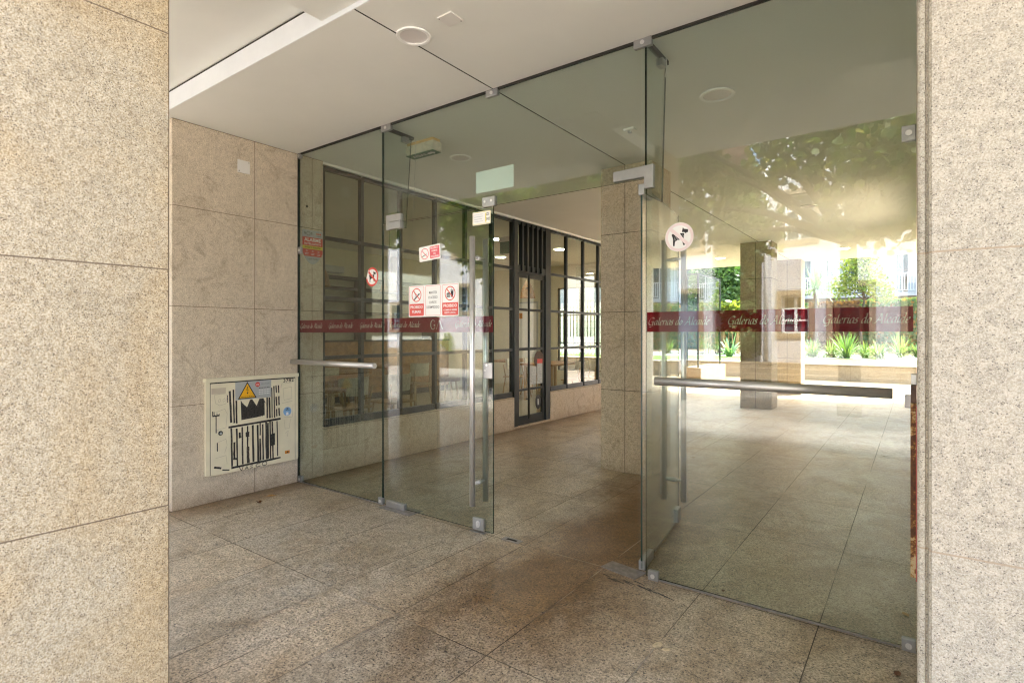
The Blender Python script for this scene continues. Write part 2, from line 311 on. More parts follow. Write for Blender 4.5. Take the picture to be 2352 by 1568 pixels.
# ---------------------------------------------------------------- mesh helper
class MB:
    def __init__(s): s.v = []; s.f = []; s.mi = []
    def add(s, vs, fs, m=0):
        o = len(s.v); s.v += [tuple(map(float, v)) for v in vs]; s.f += [tuple(i+o for i in f) for f in fs]; s.mi += [m]*len(fs); return s
    def box(s, x0, x1, y0, y1, z0, z1, m=0):
        x0, x1 = min(x0, x1), max(x0, x1); y0, y1 = min(y0, y1), max(y0, y1); z0, z1 = min(z0, z1), max(z0, z1)
        vs = [(x0,y0,z0),(x1,y0,z0),(x1,y1,z0),(x0,y1,z0),(x0,y0,z1),(x1,y0,z1),(x1,y1,z1),(x0,y1,z1)]
        return s.add(vs, [(0,3,2,1),(4,5,6,7),(0,1,5,4),(1,2,6,5),(2,3,7,6),(3,0,4,7)], m)
    def tube(s, p0, p1, r, n=20, m=0, r1=None, cap=True):
        p0 = Vector(p0); p1 = Vector(p1); d = (p1-p0).normalized(); r1 = r if r1 is None else r1
        a = d.orthogonal().normalized(); b = d.cross(a)
        vs = []
        for P, rr in ((p0, r), (p1, r1)):
            for i in range(n):
                t = 2*math.pi*i/n; vs.append(P+(a*math.cos(t)+b*math.sin(t))*rr)
        fs = [(i, (i+1) % n, n+(i+1) % n, n+i) for i in range(n)]
        if cap: fs += [tuple(reversed(range(n))), tuple(range(n, 2*n))]
        return s.add(vs, fs, m)
    def path(s, pts, radii, n=8, m=0):
        for i in range(len(pts)-1): s.tube(pts[i], pts[i+1], radii[i], n, m, radii[i+1])
        return s
    def plate(s, pts, depth, m=0):
        """planar polygon (3D points, CCW seen from its front) given a thickness vector"""
        n = len(pts); P = [Vector(p) for p in pts]; D = Vector(depth)
        vs = P+[p-D for p in P]
        fs = [tuple(range(n)), tuple(reversed(range(n, 2*n)))]+[(i, n+i, n+(i+1) % n, (i+1) % n) for i in range(n)]
        return s.add(vs, fs, m)
    def disc(s, c, r, axis, up, n=32, m=0, depth=None, rin=None, ry=None):
        c = Vector(c); a = Vector(axis); u = Vector(up); ry = ry or r
        ring = lambda q: [c+a*math.cos(2*math.pi*i/n)*r*q+u*math.sin(2*math.pi*i/n)*ry*q for i in range(n)]
        if rin is None:
            if depth is None: return s.add(ring(1), [tuple(range(n))], m)
            return s.plate(ring(1), depth, m)
        q = rin/r
        return s.add(ring(1)+ring(q), [(i, (i+1) % n, n+(i+1) % n, n+i) for i in range(n)], m)
    def build(s, name, mats, parent=None, origin=None, smooth=False, bevel=0):
        if not isinstance(mats, (list, tuple)): mats = [mats]
        V = np.array(s.v)
        if origin is None:
            lo, hi = V.min(0), V.max(0); origin = ((lo[0]+hi[0])/2, (lo[1]+hi[1])/2, lo[2])
        O = Vector(origin)
        me = bpy.data.meshes.new(name); me.from_pydata([tuple(v) for v in (V-np.array(origin))], [], s.f)
        for m in mats: me.materials.append(m)
        me.polygons.foreach_set('material_index', s.mi)
        if smooth:
            me.polygons.foreach_set('use_smooth', [len(f) <= 4 for f in s.f])
        me.update()
        o = bpy.data.objects.new(name, me); col.objects.link(o)
        o.location = O
        if parent is not None:
            o.parent = parent; o.location = O-WL(parent)
        if bevel:
            b = o.modifiers.new('bevel', 'BEVEL'); b.width = bevel; b.segments = 2; b.limit_method = 'ANGLE'
        return o
def WL(o):
    l = Vector(o.location)
    while o.parent: o = o.parent; l += Vector(o.location)
    return l
def tag(o, label=None, cat=None, group=None, kind=None):
    if label: o['label'] = label
    if cat: o['category'] = cat
    if group: o['group'] = group
    if kind: o['kind'] = kind
    return o
def thing(name, label, cat, loc=(0, 0, 0), group=None):
    o = bpy.data.objects.new(name, None); col.objects.link(o); o.location = loc; o.empty_display_size = 0.1
    return tag(o, label, cat, group)
def copy_tree(o, parent=None):
    c = o.copy(); col.objects.link(c); c.parent = parent
    for ch in [x for x in o.children]: copy_tree(ch, c)
    return c

# text laid on a plane: origin p, right vector rt, up vector up, size = cap height
def text_mb(txt, p, rt, up, size, width=None, bold=0.0, align='CENTER', shear=0.0, lift=0.0, mb=None, m=0):
    cu = bpy.data.curves.new('t', 'FONT'); cu.body = txt; cu.align_x = align; cu.align_y = 'CENTER'
    cu.offset = bold; cu.shear = shear; cu.resolution_u = 3
    ob = bpy.data.objects.new('t', cu); col.objects.link(ob)
    dg = bpy.context.evaluated_depsgraph_get(); me = bpy.data.meshes.new_from_object(ob.evaluated_get(dg))
    V = np.zeros(len(me.vertices)*3); me.vertices.foreach_get('co', V); V = V.reshape(-1, 3)
    F = [tuple(q.vertices) for q in me.polygons]
    bpy.data.objects.remove(ob); bpy.data.curves.remove(cu); bpy.data.meshes.remove(me)
    mb = mb or MB()
    if len(V) == 0: return mb
    sy = size/0.70
    sx_ = sy if width is None else width/(V[:, 0].max()-V[:, 0].min())
    P = Vector(p); rt = Vector(rt).normalized(); up = Vector(up).normalized(); nn = rt.cross(up)
    mb.add([P+rt*(a*sx_)+up*(b*sy)+nn*lift for a, b, c in V], F, m)
    return mb

# ---------------------------------------------------------------- calligraphic lettering for the red bands
GLY = {
 'G': (0.72, [[(0.66,0.62),(0.5,0.72),(0.3,0.68),(0.13,0.5),(0.07,0.28),(0.14,0.06),(0.33,0.0),(0.52,0.08),(0.58,0.3)], [(0.40,0.32),(0.66,0.33)], [(0.58,0.3),(0.56,-0.06),(0.42,-0.2),(0.24,-0.16)]]),
 'a': (0.43, [[(0.36,0.42),(0.2,0.43),(0.07,0.26),(0.06,0.06),(0.15,0.0),(0.28,0.14),(0.36,0.38)], [(0.37,0.44),(0.33,0.06),(0.42,0.03)]]),
 'l': (0.24, [[(0.16,0.74),(0.10,0.08),(0.20,0.02)]]),
 'e': (0.36, [[(0.08,0.2),(0.22,0.24),(0.30,0.34),(0.24,0.43),(0.1,0.32),(0.05,0.12),(0.13,0.0),(0.30,0.08)]]),
 'r': (0.32, [[(0.04,0.38),(0.11,0.42),(0.08,0.0)], [(0.09,0.2),(0.2,0.42),(0.31,0.40)]]),
 'i': (0.21, [[(0.04,0.38),(0.12,0.42),(0.08,0.06),(0.18,0.03)], [(0.13,0.58),(0.15,0.61)]]),
 's': (0.31, [[(0.27,0.38),(0.17,0.43),(0.08,0.33),(0.22,0.17),(0.17,0.02),(0.02,0.04)]]),
 'd': (0.44, [[(0.34,0.40),(0.2,0.43),(0.07,0.26),(0.06,0.06),(0.15,0.0),(0.28,0.12),(0.36,0.36)], [(0.30,0.76),(0.40,0.72),(0.33,0.06),(0.42,0.03)]]),
 'o': (0.40, [[(0.2,0.43),(0.07,0.28),(0.07,0.08),(0.18,0.0),(0.31,0.14),(0.32,0.34),(0.2,0.43)]]),
 'A': (0.72, [[(0.0,0.0),(0.12,0.05),(0.34,0.45),(0.44,0.72)], [(0.30,0.70),(0.46,0.72),(0.54,0.3),(0.58,0.02),(0.68,0.02)], [(0.2,0.25),(0.54,0.25)]]),
 'c': (0.34, [[(0.29,0.38),(0.18,0.43),(0.07,0.28),(0.05,0.08),(0.14,0.0),(0.29,0.07)]]),
 ' ': (0.24, []),
}
def smooth_pts(p, n=6):
    if len(p) < 3: return p
    P = [Vector((a, b)) for a, b in p]; P = [2*P[0]-P[1]]+P+[2*P[-1]-P[-2]]; out = []
    for i in range(1, len(P)-2):
        for j in range(n):
            t = j/n
            out.append(0.5*((2*P[i])+(-P[i-1]+P[i+1])*t+(2*P[i-1]-5*P[i]+4*P[i+1]-P[i+2])*t*t+(-P[i-1]+3*P[i]-3*P[i+1]+P[i+2])*t**3))
    out.append(P[-2]); return [(q.x, q.y) for q in out]
def script_mb(txt, x0, x1, zbase, y, cap, nib=0.060, slant=0.22, mb=None, m=0):
    """letters in the XZ plane facing -Y"""
    tot = sum(GLY[c][0] for c in txt); s = (x1-x0)/tot; sv = cap/0.72
    mb = mb or MB(); cx = 0; nv = (nib*0.80, nib*0.60); k = 0
    for c in txt:
        adv, strokes = GLY[c]
        for st in strokes:
            q = smooth_pts(st)
            for (a, b), (c2, d) in zip(q[:-1], q[1:]):
                k += 1; yy = y+(k % 7)*0.00002
                pts = []
                for px, py in ((a-nv[0], b-nv[1]), (a+nv[0], b+nv[1]), (c2+nv[0], d+nv[1]), (c2-nv[0], d-nv[1])):
                    pts.append((x0+(cx+px+slant*py)*s, yy, zbase+py*sv))
                e = 0.012
                mb.add(pts, [(0, 1, 2, 3)], m)
        cx += adv
    return mb

CEIL = 2.98; FY = 2.90; WX = -4.54
# ================================================================= SETTING: floor
def floor_slabs():
    mb = MB(); tones = []
    def slab(x0, x1, y0, y1):
        g = 0.0022
        mb.add([(x0+g, y0+g, 0), (x1-g, y0+g, 0), (x1-g, y1-g, 0), (x0+g, y1-g, 0)], [(0, 1, 2, 3)])
        b = rnd.uniform(0.93, 1.05); w_ = rnd.uniform(-0.012, 0.03)
        if y0 > 13.8: b *= 0.55  # courtyard slabs painted darker to hold down their sunlit glare
        tones.append((b*(1+w_), b, b*(1-w_*1.3), 1))
    xs = [WX, -4.09, -3.555, -3.04, -2.28, -2.02, -1.455, -0.908, -0.366, 0.03]
    ys0 = [0.25, 0.74, 1.80, 2.885, 3.95, 5.0, 6.52, 7.55, 8.6, 9.65, 10.7, 11.75, 12.8, 13.85, 14.9, 15.95, 17.0, 18.05]
    extra = {0: 0.3, 2: 0.53, 5: 0.0, 6: 0.50}
    for i in range(len(xs)-1):
        for j in range(len(ys0)-1):
            a, b = ys0[j], ys0[j+1]
            if i == 3 and b <= 2.9 or (i % 3 == 1 and j > 3 and rnd.random() < 0.6):
                mdl = (a+b)/2
                if i == 3: slab(xs[i], -2.5, a, b); slab(-2.5, xs[i+1], a, b)
                else: slab(xs[i], xs[i+1], a, mdl); slab(xs[i], xs[i+1], mdl, b)
            else: slab(xs[i], xs[i+1], a, b)
    # the paving beyond the passage side lines
    for x0 in np.arange(-14.0, WX-0.02, 1.05):
        for y0 in list(np.arange(-1.4, 1.8, 0.6)):
            slab(x0, min(x0+1.05, WX), y0, y0+0.6)
        for y0 in np.arange(11.75, 18.0, 1.05):
            slab(x0, min(x0+1.05, WX), y0, y0+1.05)
    for x0 in np.arange(WX, 6.0, 1.05):
        for y0 in (-1.4, -0.85, -0.3):
            slab(x0, x0+1.05, y0, y0+0.55)
    for x0 in np.arange(0.03, 6.0, 1.05):
        for y0 in (0.25, 0.76, 1.27): slab(x0, x0+1.05, y0, y0+0.51)
        for y0 in np.arange(7.25, 18.0, 1.075): slab(x0+0.27, x0+1.32, y0, y0+1.075)  # second row: added unseen courtyard paving outside the side wall opening
    o = mb.build('paved_floor', M['floor'], origin=(0, 0, 0))
    at = o.data.attributes.new('tone', 'FLOAT_COLOR', 'FACE')
    at.data.foreach_set('color', np.array(tones).ravel())
    tag(o, 'speckled granite slab floor of the passage with brown damp stains', 'floor', kind='structure')
floor_slabs()
b = MB(); b.box(-15, 8, -1.5, 18.1, -0.30, -0.005)
tag(b.build('floor_bed', M['grout'], origin=(0, 0, -0.3)), 'dark mortar bed showing in the joints between floor slabs', 'floor', kind='structure')
b = MB(); b.add([(-200, -200, -0.16), (200, -200, -0.16), (200, 200, -0.16), (-200, 200, -0.16)], [(0, 1, 2, 3)])
tag(b.build('street', M['cobble'], origin=(0, 0, -0.16)), 'grey cobbled street and ground around the buildings', 'street', kind='structure')

# ================================================================= SETTING: ceiling
b = MB()
XR = 0.30
b.box(-12.0, -2.291, 1.77, 14.05, CEIL, 3.29)
b.box(-2.279, XR, 1.77, 14.05, CEIL, 3.29)
b.box(-2.2905, -2.2795, 1.775, 14.0, CEIL+0.001, 3.2, 1)
tag(b.build('ceiling', [M['plaster'], M['dark']]), 'flat off-white plaster ceiling of the passage with a dark joint', 'ceiling', kind='structure')
b = MB(); b.box(-12.0, XR, 1.7665, 1.7696, CEIL+0.001, CEIL+0.127)
tag(b.build('ceiling_fascia', plain('fascia_paint', (0.70, 0.73, 0.76), 0.8, var=0.02)), 'bright white strip on the step between the two ceilings', 'fascia')
b = MB(); b.box(-14.0, 6.0, 0.30, 1.766, 3.12, 3.29)
tag(b.build('porch_ceiling', M['plaster']), 'higher white ceiling strip above the arcade outside the glass front', 'ceiling', kind='structure')
b = MB(); b.box(-2.55, -2.0, 0.30, 1.765, 3.005, 3.118)
tag(b.build('ceiling_beam', M['plaster'], bevel=0.004), 'plaster beam crossing the raised ceiling toward the left pillar', 'beam')
b = MB(); b.box(-14, 0.30, 0.2, 14.05, 3.30, 5.7); b.box(0.301, 6.0, 0.2, 7.2, 3.30, 5.7); b.box(0.301, 2.6, 7.201, 14.05, 3.30, 5.7)  # kept low to light the street; last box added to shade the side opening
tag(b.build('upper_storeys', M['white_wall']), 'white upper storeys of the building standing over the passage', 'building')

b = MB(); b.box(-12.0, XR, 1.7680, 1.7698, CEIL+0.128, CEIL+0.139)
tag(b.build('ceiling_joint', M['dark']), 'thin dark joint where the bright ceiling step meets the raised ceiling', 'joint')
# ================================================================= pillars, walls
def pillar(name, x0, x1, y0, y1, mat, label, bevel=0.004, z1=CEIL, g=None):
    b = MB(); b.box(x0, x1, y0, y1, 0, z1); o = b.build(name, mat, bevel=bevel)
    return tag(o, label, 'pillar', g)
pillar('granite_pillar', -2.55, -1.96, 0.25, 0.788, M['gran_left'], 'large yellowish granite pillar filling the left edge of the picture', z1=3.12)
pillar('granite_pillar', -5.53, -5.26, 0.30, 0.79, M['gran_left'], 'granite pillar mirrored in the closed glass door leaf, behind the left wall', z1=3.12)
# right pillar with a rounded nosing and shallow groove at its corner
b = MB()
prof = [(0.0, 2.895), (0.0, 1.80)]
for i in range(7):
    t = math.pi*i/6/2
    prof.append((0.012-0.012*math.cos(t), 1.80-0.014*math.sin(t)))
prof += [(0.017, 1.7860), (0.019, 1.7905), (0.023, 1.7905), (0.025, 1.776), (0.031, 1.770), (6.0, 1.770), (6.0, 2.895)]
b.plate([(x, y, 3.12) for x, y in prof], (0, 0, 3.12))
o = b.build('granite_pillar', M['gran_right'])
tag(o, 'very pale granite pillar with dark specks filling the right edge of the picture', 'pillar')
b = MB(); b.box(0.003, 0.30, 2.897, 7.3, 0, CEIL); b.box(0.003, 0.30, 7.3, 9.6, 0, 1.2); b.box(0.003, 0.30, 7.3, 9.6, 2.7, CEIL); b.box(0.003, 0.30, 9.6, 14.0, 0, CEIL)  # pieces leave an added, unseen opening that lets daylight in
tag(b.build('passage_wall', M['white_wall']), 'white passage side wall running back from the pale pillar, with an added unseen daylight opening', 'wall')
b = MB(); b.box(0.30, 6, 2.897, 7.2, 0, CEIL)
tag(b.build('side_building', M['white_wall']), 'white ground floor block beside the passage, right of the pale pillar', 'building')
CG = 'granite columns standing along the passage'
pillar('granite_column', -2.545, -2.012, 4.963, 5.46, M['gran_col'], 'nearest granite column in the open doorway, split by a vertical joint', g=CG)
pillar('granite_column', -2.585, -2.06, 10.52, 11.02, M['gran_col_shaded'], 'middle granite column seen through the glass, standing on the bright floor', g=CG)
pillar('granite_column', -2.62, -2.05, 13.50, 14.0, M['gran_col_shaded'], 'farthest granite column at the garden end of the passage', g=CG)
b = MB(); b.box(-4.86, WX, 1.84, 3.157, 0, CEIL)
tag(b.build('granite_wall', M['gran_wall'], bevel=0.003), 'granite slab wall holding the electrical cabinet, left of the glass front', 'wall')
b = MB(); b.box(-14, -4.865, 1.86, 3.0, 0, CEIL)
tag(b.build('shop_front_wall', M['white_wall']), 'white street wall of the shop, reflected dimly beside the granite wall', 'wall')

# ================================================================= across the street (seen mirrored in the glass)
def house(name, x0, x1, y0, y1, z1, openings, label, jamb=True, z0=0.0, mat=None):
    """front face at y1 facing +Y; openings = (x0,x1,z0,z1,kind)"""
    root = thing(name, label, 'house', ((x0+x1)/2, (y0+y1)/2, z0))
    ops = sorted(openings); b = MB(); t = 0.35
    xb = sorted({x0, x1} | {v for o_ in ops for v in o_[:2]})
    for a, c in zip(xb[:-1], xb[1:]):
        cur = z0
        for za, zb in sorted((o_[2], o_[3]) for o_ in ops if o_[0] <= a+1e-6 and o_[1] >= c-1e-6):
            if za > cur: b.box(a, c, y1-t, y1, cur, za)
            cur = zb
        b.box(a, c, y1-t, y1, cur, z1)
    b.box(x0, x1, y0, y1-t-0.6, z0, z1)
    b.build('wall', mat or M['house_wall'], root)
    r = MB(); r.add([(x0-0.2, y1+0.35, z1), (x1+0.2, y1+0.35, z1), (x1+0.2, (y0+y1)/2, z1+1.6), (x0-0.2, (y0+y1)/2, z1+1.6), (x1+0.2, y0-0.2, z1), (x0-0.2, y0-0.2, z1)], [(0, 1, 2, 3), (3, 2, 4, 5), (0, 5, 4, 1), (0, 3, 5), (1, 4, 2)])
    r.build('roof', M['roof'], root)
    for a, c, za, zb, kind in ops:
        if jamb:
            f = MB(); w_ = 0.16
            f.box(a-w_, a, y1-0.25, y1+0.03, za, zb); f.box(c, c+w_, y1-0.25, y1+0.03, za, zb)
            f.box(a-w_, c+w_, y1-0.25, y1+0.035, zb, zb+w_)
            if kind != 'door': f.box(a-w_, c+w_, y1-0.25, y1+0.05, za-0.14, za)
            f.build('granite_surround', M['gran_garden'], root)
        if kind == 'door':
            d = MB(); d.box(a, c, y1-0.22, y1-0.16, za, zb)
            for q in (0.1, 0.55): d.box(a+0.12, c-0.12, y1-0.16, y1-0.145, za+0.15+q*(zb-za), za+0.15+(q+0.33)*(zb-za))
            d.build('door', M['bluegrey'], root)
        elif kind == 'dark':
            d = MB(); d.box(a, c, y1-0.30, y1-0.26, za, zb); d.build('door', M['brown_metal'], root)
        else:
            wv = MB(); m_ = (a+c)/2
            for u0, u1 in ((a, a+0.06), (m_-0.04, m_+0.04), (c-0.06, c)): wv.box(u0, u1, y1-0.20, y1-0.15, za, zb)
            for u0 in np.linspace(za, zb-0.05, 4): wv.box(a, c, y1-0.195, y1-0.155, u0, u0+0.05)
            wv.build('window', M['bluegrey'] if kind == 'blue' else M['frame_white'], root)
            g = MB(); g.box(a, c, y1-0.26, y1-0.24, za, zb); g.build('pane', M['winglass'], root)
    return root
house('white_house', -3.95, 3.5, -20, -12.9, 8.2, [(-3.38,-2.62,1.35,2.5,'win'), (-2.0,-1.10,0.6,2.7,'dark'), (-0.2,0.7,0.6,2.75,'dark'), (-3.3,-2.5,4.2,5.6,'win'), (-1.3,-0.5,4.2,5.6,'win'), (0.8,1.6,4.2,5.6,'win')],
      'white house with granite framed windows across the street, mirrored in the right glass panel')
house('white_house', -34.0, -9.6, -20, -13.2, 6.8, [(-17.05,-16.2,2.35,3.45,'blue'), (-21.5,-20.3,1.55,2.75,'blue'), (-17.3,-16.2,4.9,6.0,'blue'), (-12.6,-11.6,4.3,5.5,'blue')],
      'long white house with a blue-grey window, mirrored in the closed glass door leaf')
house('white_house', -9.3, -5.5, -20, -13.0, 7.4, [(-6.75,-5.95,0.45,2.7,'door'), (-8.6,-7.7,1.3,2.5,'win'), (-6.8,-5.9,4.2,5.4,'win')], 'narrow white house with a blue-grey door, between the alley tree and the long house')
house('white_house', 5.0, 20.0, -22, -14.0, 8.5, [(6.5,7.5,1.2,2.5,'win'), (9.5,10.5,0.0,2.4,'door')], 'white house farthest along the street, beyond the passage entrance on the right')
for i, z in enumerate((0.15, 0.30, 0.45)):
    pass
b = MB()
for i in range(4): b.box(-6.2, 4.0, -12.88, -11.4+i*-0.35, -0.155+i*0.15, -0.005+i*0.15)
tag(b.build('street_steps', M['gran_garden']), 'low granite steps rising to the white house, mirrored in the right panel', 'steps')
b = MB(); b.box(-30, -9.0, -13.15, -11.8, -0.155, 0.62)
tag(b.build('raised_planter', M['gran_garden']), 'long low granite planter against the house mirrored in the door leaf', 'planter')
b = MB(); b.tube((-3.80, -12.82, 0.5), (-3.80, -12.82, 8.1), 0.06, 12)
tag(b.build('drain_pipe', M['frame_white'], smooth=True), 'white rain pipe running down the house front between door and window', 'pipe')

# ---------------------------------------------------------------- foliage helper
def leaf_cloud(blobs, n, size, seed, shape='leaf', squash=1.0, shell=0.35):
    rg = np.random.default_rng(seed)
    vol = np.array([bl[3]**2 for bl in blobs]); vol = vol/vol.sum()
    idx = rg.choice(len(blobs), n, p=vol)
    B = np.array([bl[:4] for bl in blobs])[idx]
    d = rg.normal(size=(n, 3)); d /= np.linalg.norm(d, axis=1)[:, None]
    r = (shell+(1-shell)*rg.random(n))**0.6
    C = B[:, :3]+d*(r*B[:, 3])[:, None]*np.array([1, 1, squash])
    C += rg.normal(scale=0.06, size=(n, 3))*B[:, 3:4]
    a = rg.normal(size=(n, 3)); a[:, 2] *= 0.6; a /= np.linalg.norm(a, axis=1)[:, None]
    u = rg.normal(size=(n, 3)); u -= (u*a).sum(1)[:, None]*a; u /= np.linalg.norm(u, axis=1)[:, None]
    s = size*(0.6+0.8*rg.random(n))[:, None]
    if shape == 'leaf':
        prof = [(-0.5, 0), (-0.15, 0.30), (0.2, 0.26), (0.5, 0), (0.2, -0.26), (-0.15, -0.30)]
    elif shape == 'lobed':
        prof = [(-0.45, 0), (-0.42, 0.35), (-0.05, 0.5), (0.25, 0.35), (0.55, 0), (0.25, -0.35), (-0.05, -0.5), (-0.42, -0.35)]
    else:
        prof = [(-0.5, 0), (0, 0.07), (0.5, 0), (0, -0.07)]
    k = len(prof)
    V = np.stack([C+a*s*p_[0]+u*s*p_[1] for p_ in prof], 1).reshape(-1, 3)
    F = np.arange(n*k).reshape(n, k)
    return V, F
def cloud_obj(name, V, F, mat, parent=None, origin=None):
    lo, hi = V.min(0), V.max(0)
    if origin is None: origin = ((lo[0]+hi[0])/2, (lo[1]+hi[1])/2, lo[2])
    me = bpy.data.meshes.new(name); W = V-np.array(origin)
    n, k = F.shape
    me.vertices.add(len(W)); me.vertices.foreach_set('co', W.ravel().astype(np.float32))
    me.loops.add(n*k); me.loops.foreach_set('vertex_index', F.ravel().astype(np.int32))
    me.polygons.add(n); me.polygons.foreach_set('loop_start', (np.arange(n)*k).astype(np.int32)); me.polygons.foreach_set('loop_total', np.full(n, k, np.int32))
    me.materials.append(mat); me.update(calc_edges=True)
    o = bpy.data.objects.new(name, me); col.objects.link(o); o.location = origin
    if parent is not None: o.parent = parent; o.location = Vector(origin)-WL(parent)
    return o
def tree(name, label, x, y, z0, blobs, n, size, mat, trunk_r, trunk_h, shape='leaf', seed=1, cat='tree', shell=0.35):
    root = thing(name, label, cat, (x, y, z0))
    V, F = leaf_cloud(blobs, n, size, seed, shape, shell=shell); cloud_obj('crown', V, F, mat, root)
    b = MB(); rg = random.Random(seed)
    top = Vector((x+rg.uniform(-.1, .1), y, z0+trunk_h))
    mid = Vector((x+rg.uniform(-.05, .05), y, z0+trunk_h*0.5))
    b.path([(x, y, z0), mid, top], [trunk_r, trunk_r*0.8, trunk_r*0.65], 12)
    for bl in blobs:
        c = Vector(bl[:3]); m1 = top.lerp(c, 0.5)+Vector((0, 0, 0.15*bl[3]))
        b.path([top, m1, c], [trunk_r*0.5, trunk_r*0.3, trunk_r*0.12], 7)
        for q in range(6):
            e = c+Vector((rg.uniform(-1, 1), rg.uniform(-1, 1), rg.uniform(-.8, .8)))*bl[3]*0.85
            b.tube(m1.lerp(c, rg.random()), e, trunk_r*0.12, 5, 0, trunk_r*0.03)
    b.build('trunk', M['bark'], root, smooth=True)
    return root
rg = random.Random(3)
def crown(cx, cy, cz, rad, n, br, seed, low=2.4):
    r_ = random.Random(seed); out = []
    for i in range(n):
        a = r_.uniform(0, 2*math.pi); q = rad*math.sqrt(r_.random())
        z = cz+r_.uniform(-0.5, 0.6)*rad
        rr = br*r_.uniform(0.7, 1.2)
        out.append((cx+math.cos(a)*q, cy+math.sin(a)*q*0.8, max(z, low+rr*0.8), rr))
    return out
tree('street_tree', 'broad leafed street tree mirrored in the right glass panel', -1.0, -6.0, -0.16, crown(-1.0, -5.4, 5.0, 3.4, 26, 1.0, 11, 2.75), 32000, 0.105, M['leaf_st'], 0.20, 3.2, 'lobed', 11, shell=0.2)
tree('street_tree', 'broad leafed street tree mirrored in the closed glass door leaf', -9.6, -6.2, -0.16, crown(-9.2, -5.6, 4.8, 3.3, 26, 0.95, 12, 2.35), 32000, 0.105, M['leaf_st'], 0.19, 3.0, 'lobed', 12, shell=0.2)
tree('evergreen_tree', 'dark evergreen filling the alley between the two white houses', -4.72, -13.6, -0.16, [(-4.72, -13.6, z, 0.75) for z in (1.2, 2.2, 3.2, 4.2, 5.2, 6.2)], 7000, 0.16, M['leaf_bush'], 0.12, 5.0, seed=8)
tree('ornamental_shrub', 'small potted shrub mirrored below the red band of the door leaf', -16.1, -11.5, -0.16, [(-16.1, -11.5, 0.95, 0.30), (-15.85, -11.4, 0.8, 0.22), (-16.4, -11.5, 0.85, 0.22), (-16.1, -11.5, 1.2, 0.2)], 420, 0.09, M['leaf_light'], 0.025, 0.7, seed=5, cat='shrub')

# ================================================================= garden end
b = MB(); b.box(-26, 12, 18.06, 18.30, -0.15, 0.44)
tag(b.build('garden_wall', M['gran_garden'], bevel=0.01), 'low granite retaining wall holding up the lawn beyond the passage', 'wall')
b = MB(); b.box(-26.05, 12.05, 18.02, 18.36, 0.442, 0.475)
tag(b.build('wall_coping', M['gran_right'], bevel=0.005), 'pale stone coping on the low garden wall', 'coping')
b = MB(); b.box(-26, 12, 18.37, 22.5, -0.15, 0.46)
tag(b.build('lawn', M['lawn']), 'bright green strip of lawn behind the low garden wall', 'lawn', kind='structure')
b = MB(); b.box(-26, 12, 22.5, 27.0, -0.15, 0.465)
tag(b.build('gravel_path', M['gravel']), 'strip of white pebbles between lawn and planting', 'path', kind='structure')
b = MB(); b.box(-26, 12, 27.0, 60, -0.15, 0.47)
tag(b.build('garden_bed', M['soil']), 'brown soil of the planting bed in front of the garden wall', 'ground', kind='structure')
# boundary wall with creeper
def creeper_wall(x0, x1, y, z1, mat, n, seed, label):
    root = thing('creeper_wall', label, 'wall', ((x0+x1)/2, y, 0.47))
    b = MB(); b.box(x0, x1, y, y+0.25, 0.47, z1); b.build('wall', M['gran_garden'], root)
    r_ = np.random.default_rng(seed)
    C = np.stack([r_.uniform(x0, x1, n), y-r_.random(n)*0.22, 0.5+(z1+0.12-0.5)*r_.random(n)], 1)
    a = r_.normal(size=(n, 3)); a[:, 1] *= 0.3; a /= np.linalg.norm(a, axis=1)[:, None]
    u = np.cross(a, np.array([0, 1, 0.3])); u /= np.linalg.norm(u, axis=1)[:, None]
    s = 0.16*(0.6+0.8*r_.random(n))[:, None]
    V = np.stack([C-a*s*.5, C+u*s*.38, C+a*s*.5, C-u*s*.38], 1).reshape(-1, 3)
    cloud_obj('creeper', V, np.arange(n*4).reshape(n, 4), mat, root)
creeper_wall(-19.0, -12.0, 31.0, 2.7, M['leaf_ivy'], 5000, 1, 'ivy clad garden wall at the left, under the white balcony')
creeper_wall(-12.0, -4.3, 31.4, 2.75, M['leaf_ivy'], 5000, 4, 'ivy clad garden wall behind the round tree and the bamboo')
creeper_wall(-4.3, -2.1, 31.0, 2.75, M['brown_hedge'], 2600, 2, 'stretch of garden wall under dry brown creeper')
creeper_wall(-2.1, 4.5, 30.6, 2.8, M['leaf_ivy'], 6000, 3, 'ivy clad garden wall nearest the pale pillar at the right')
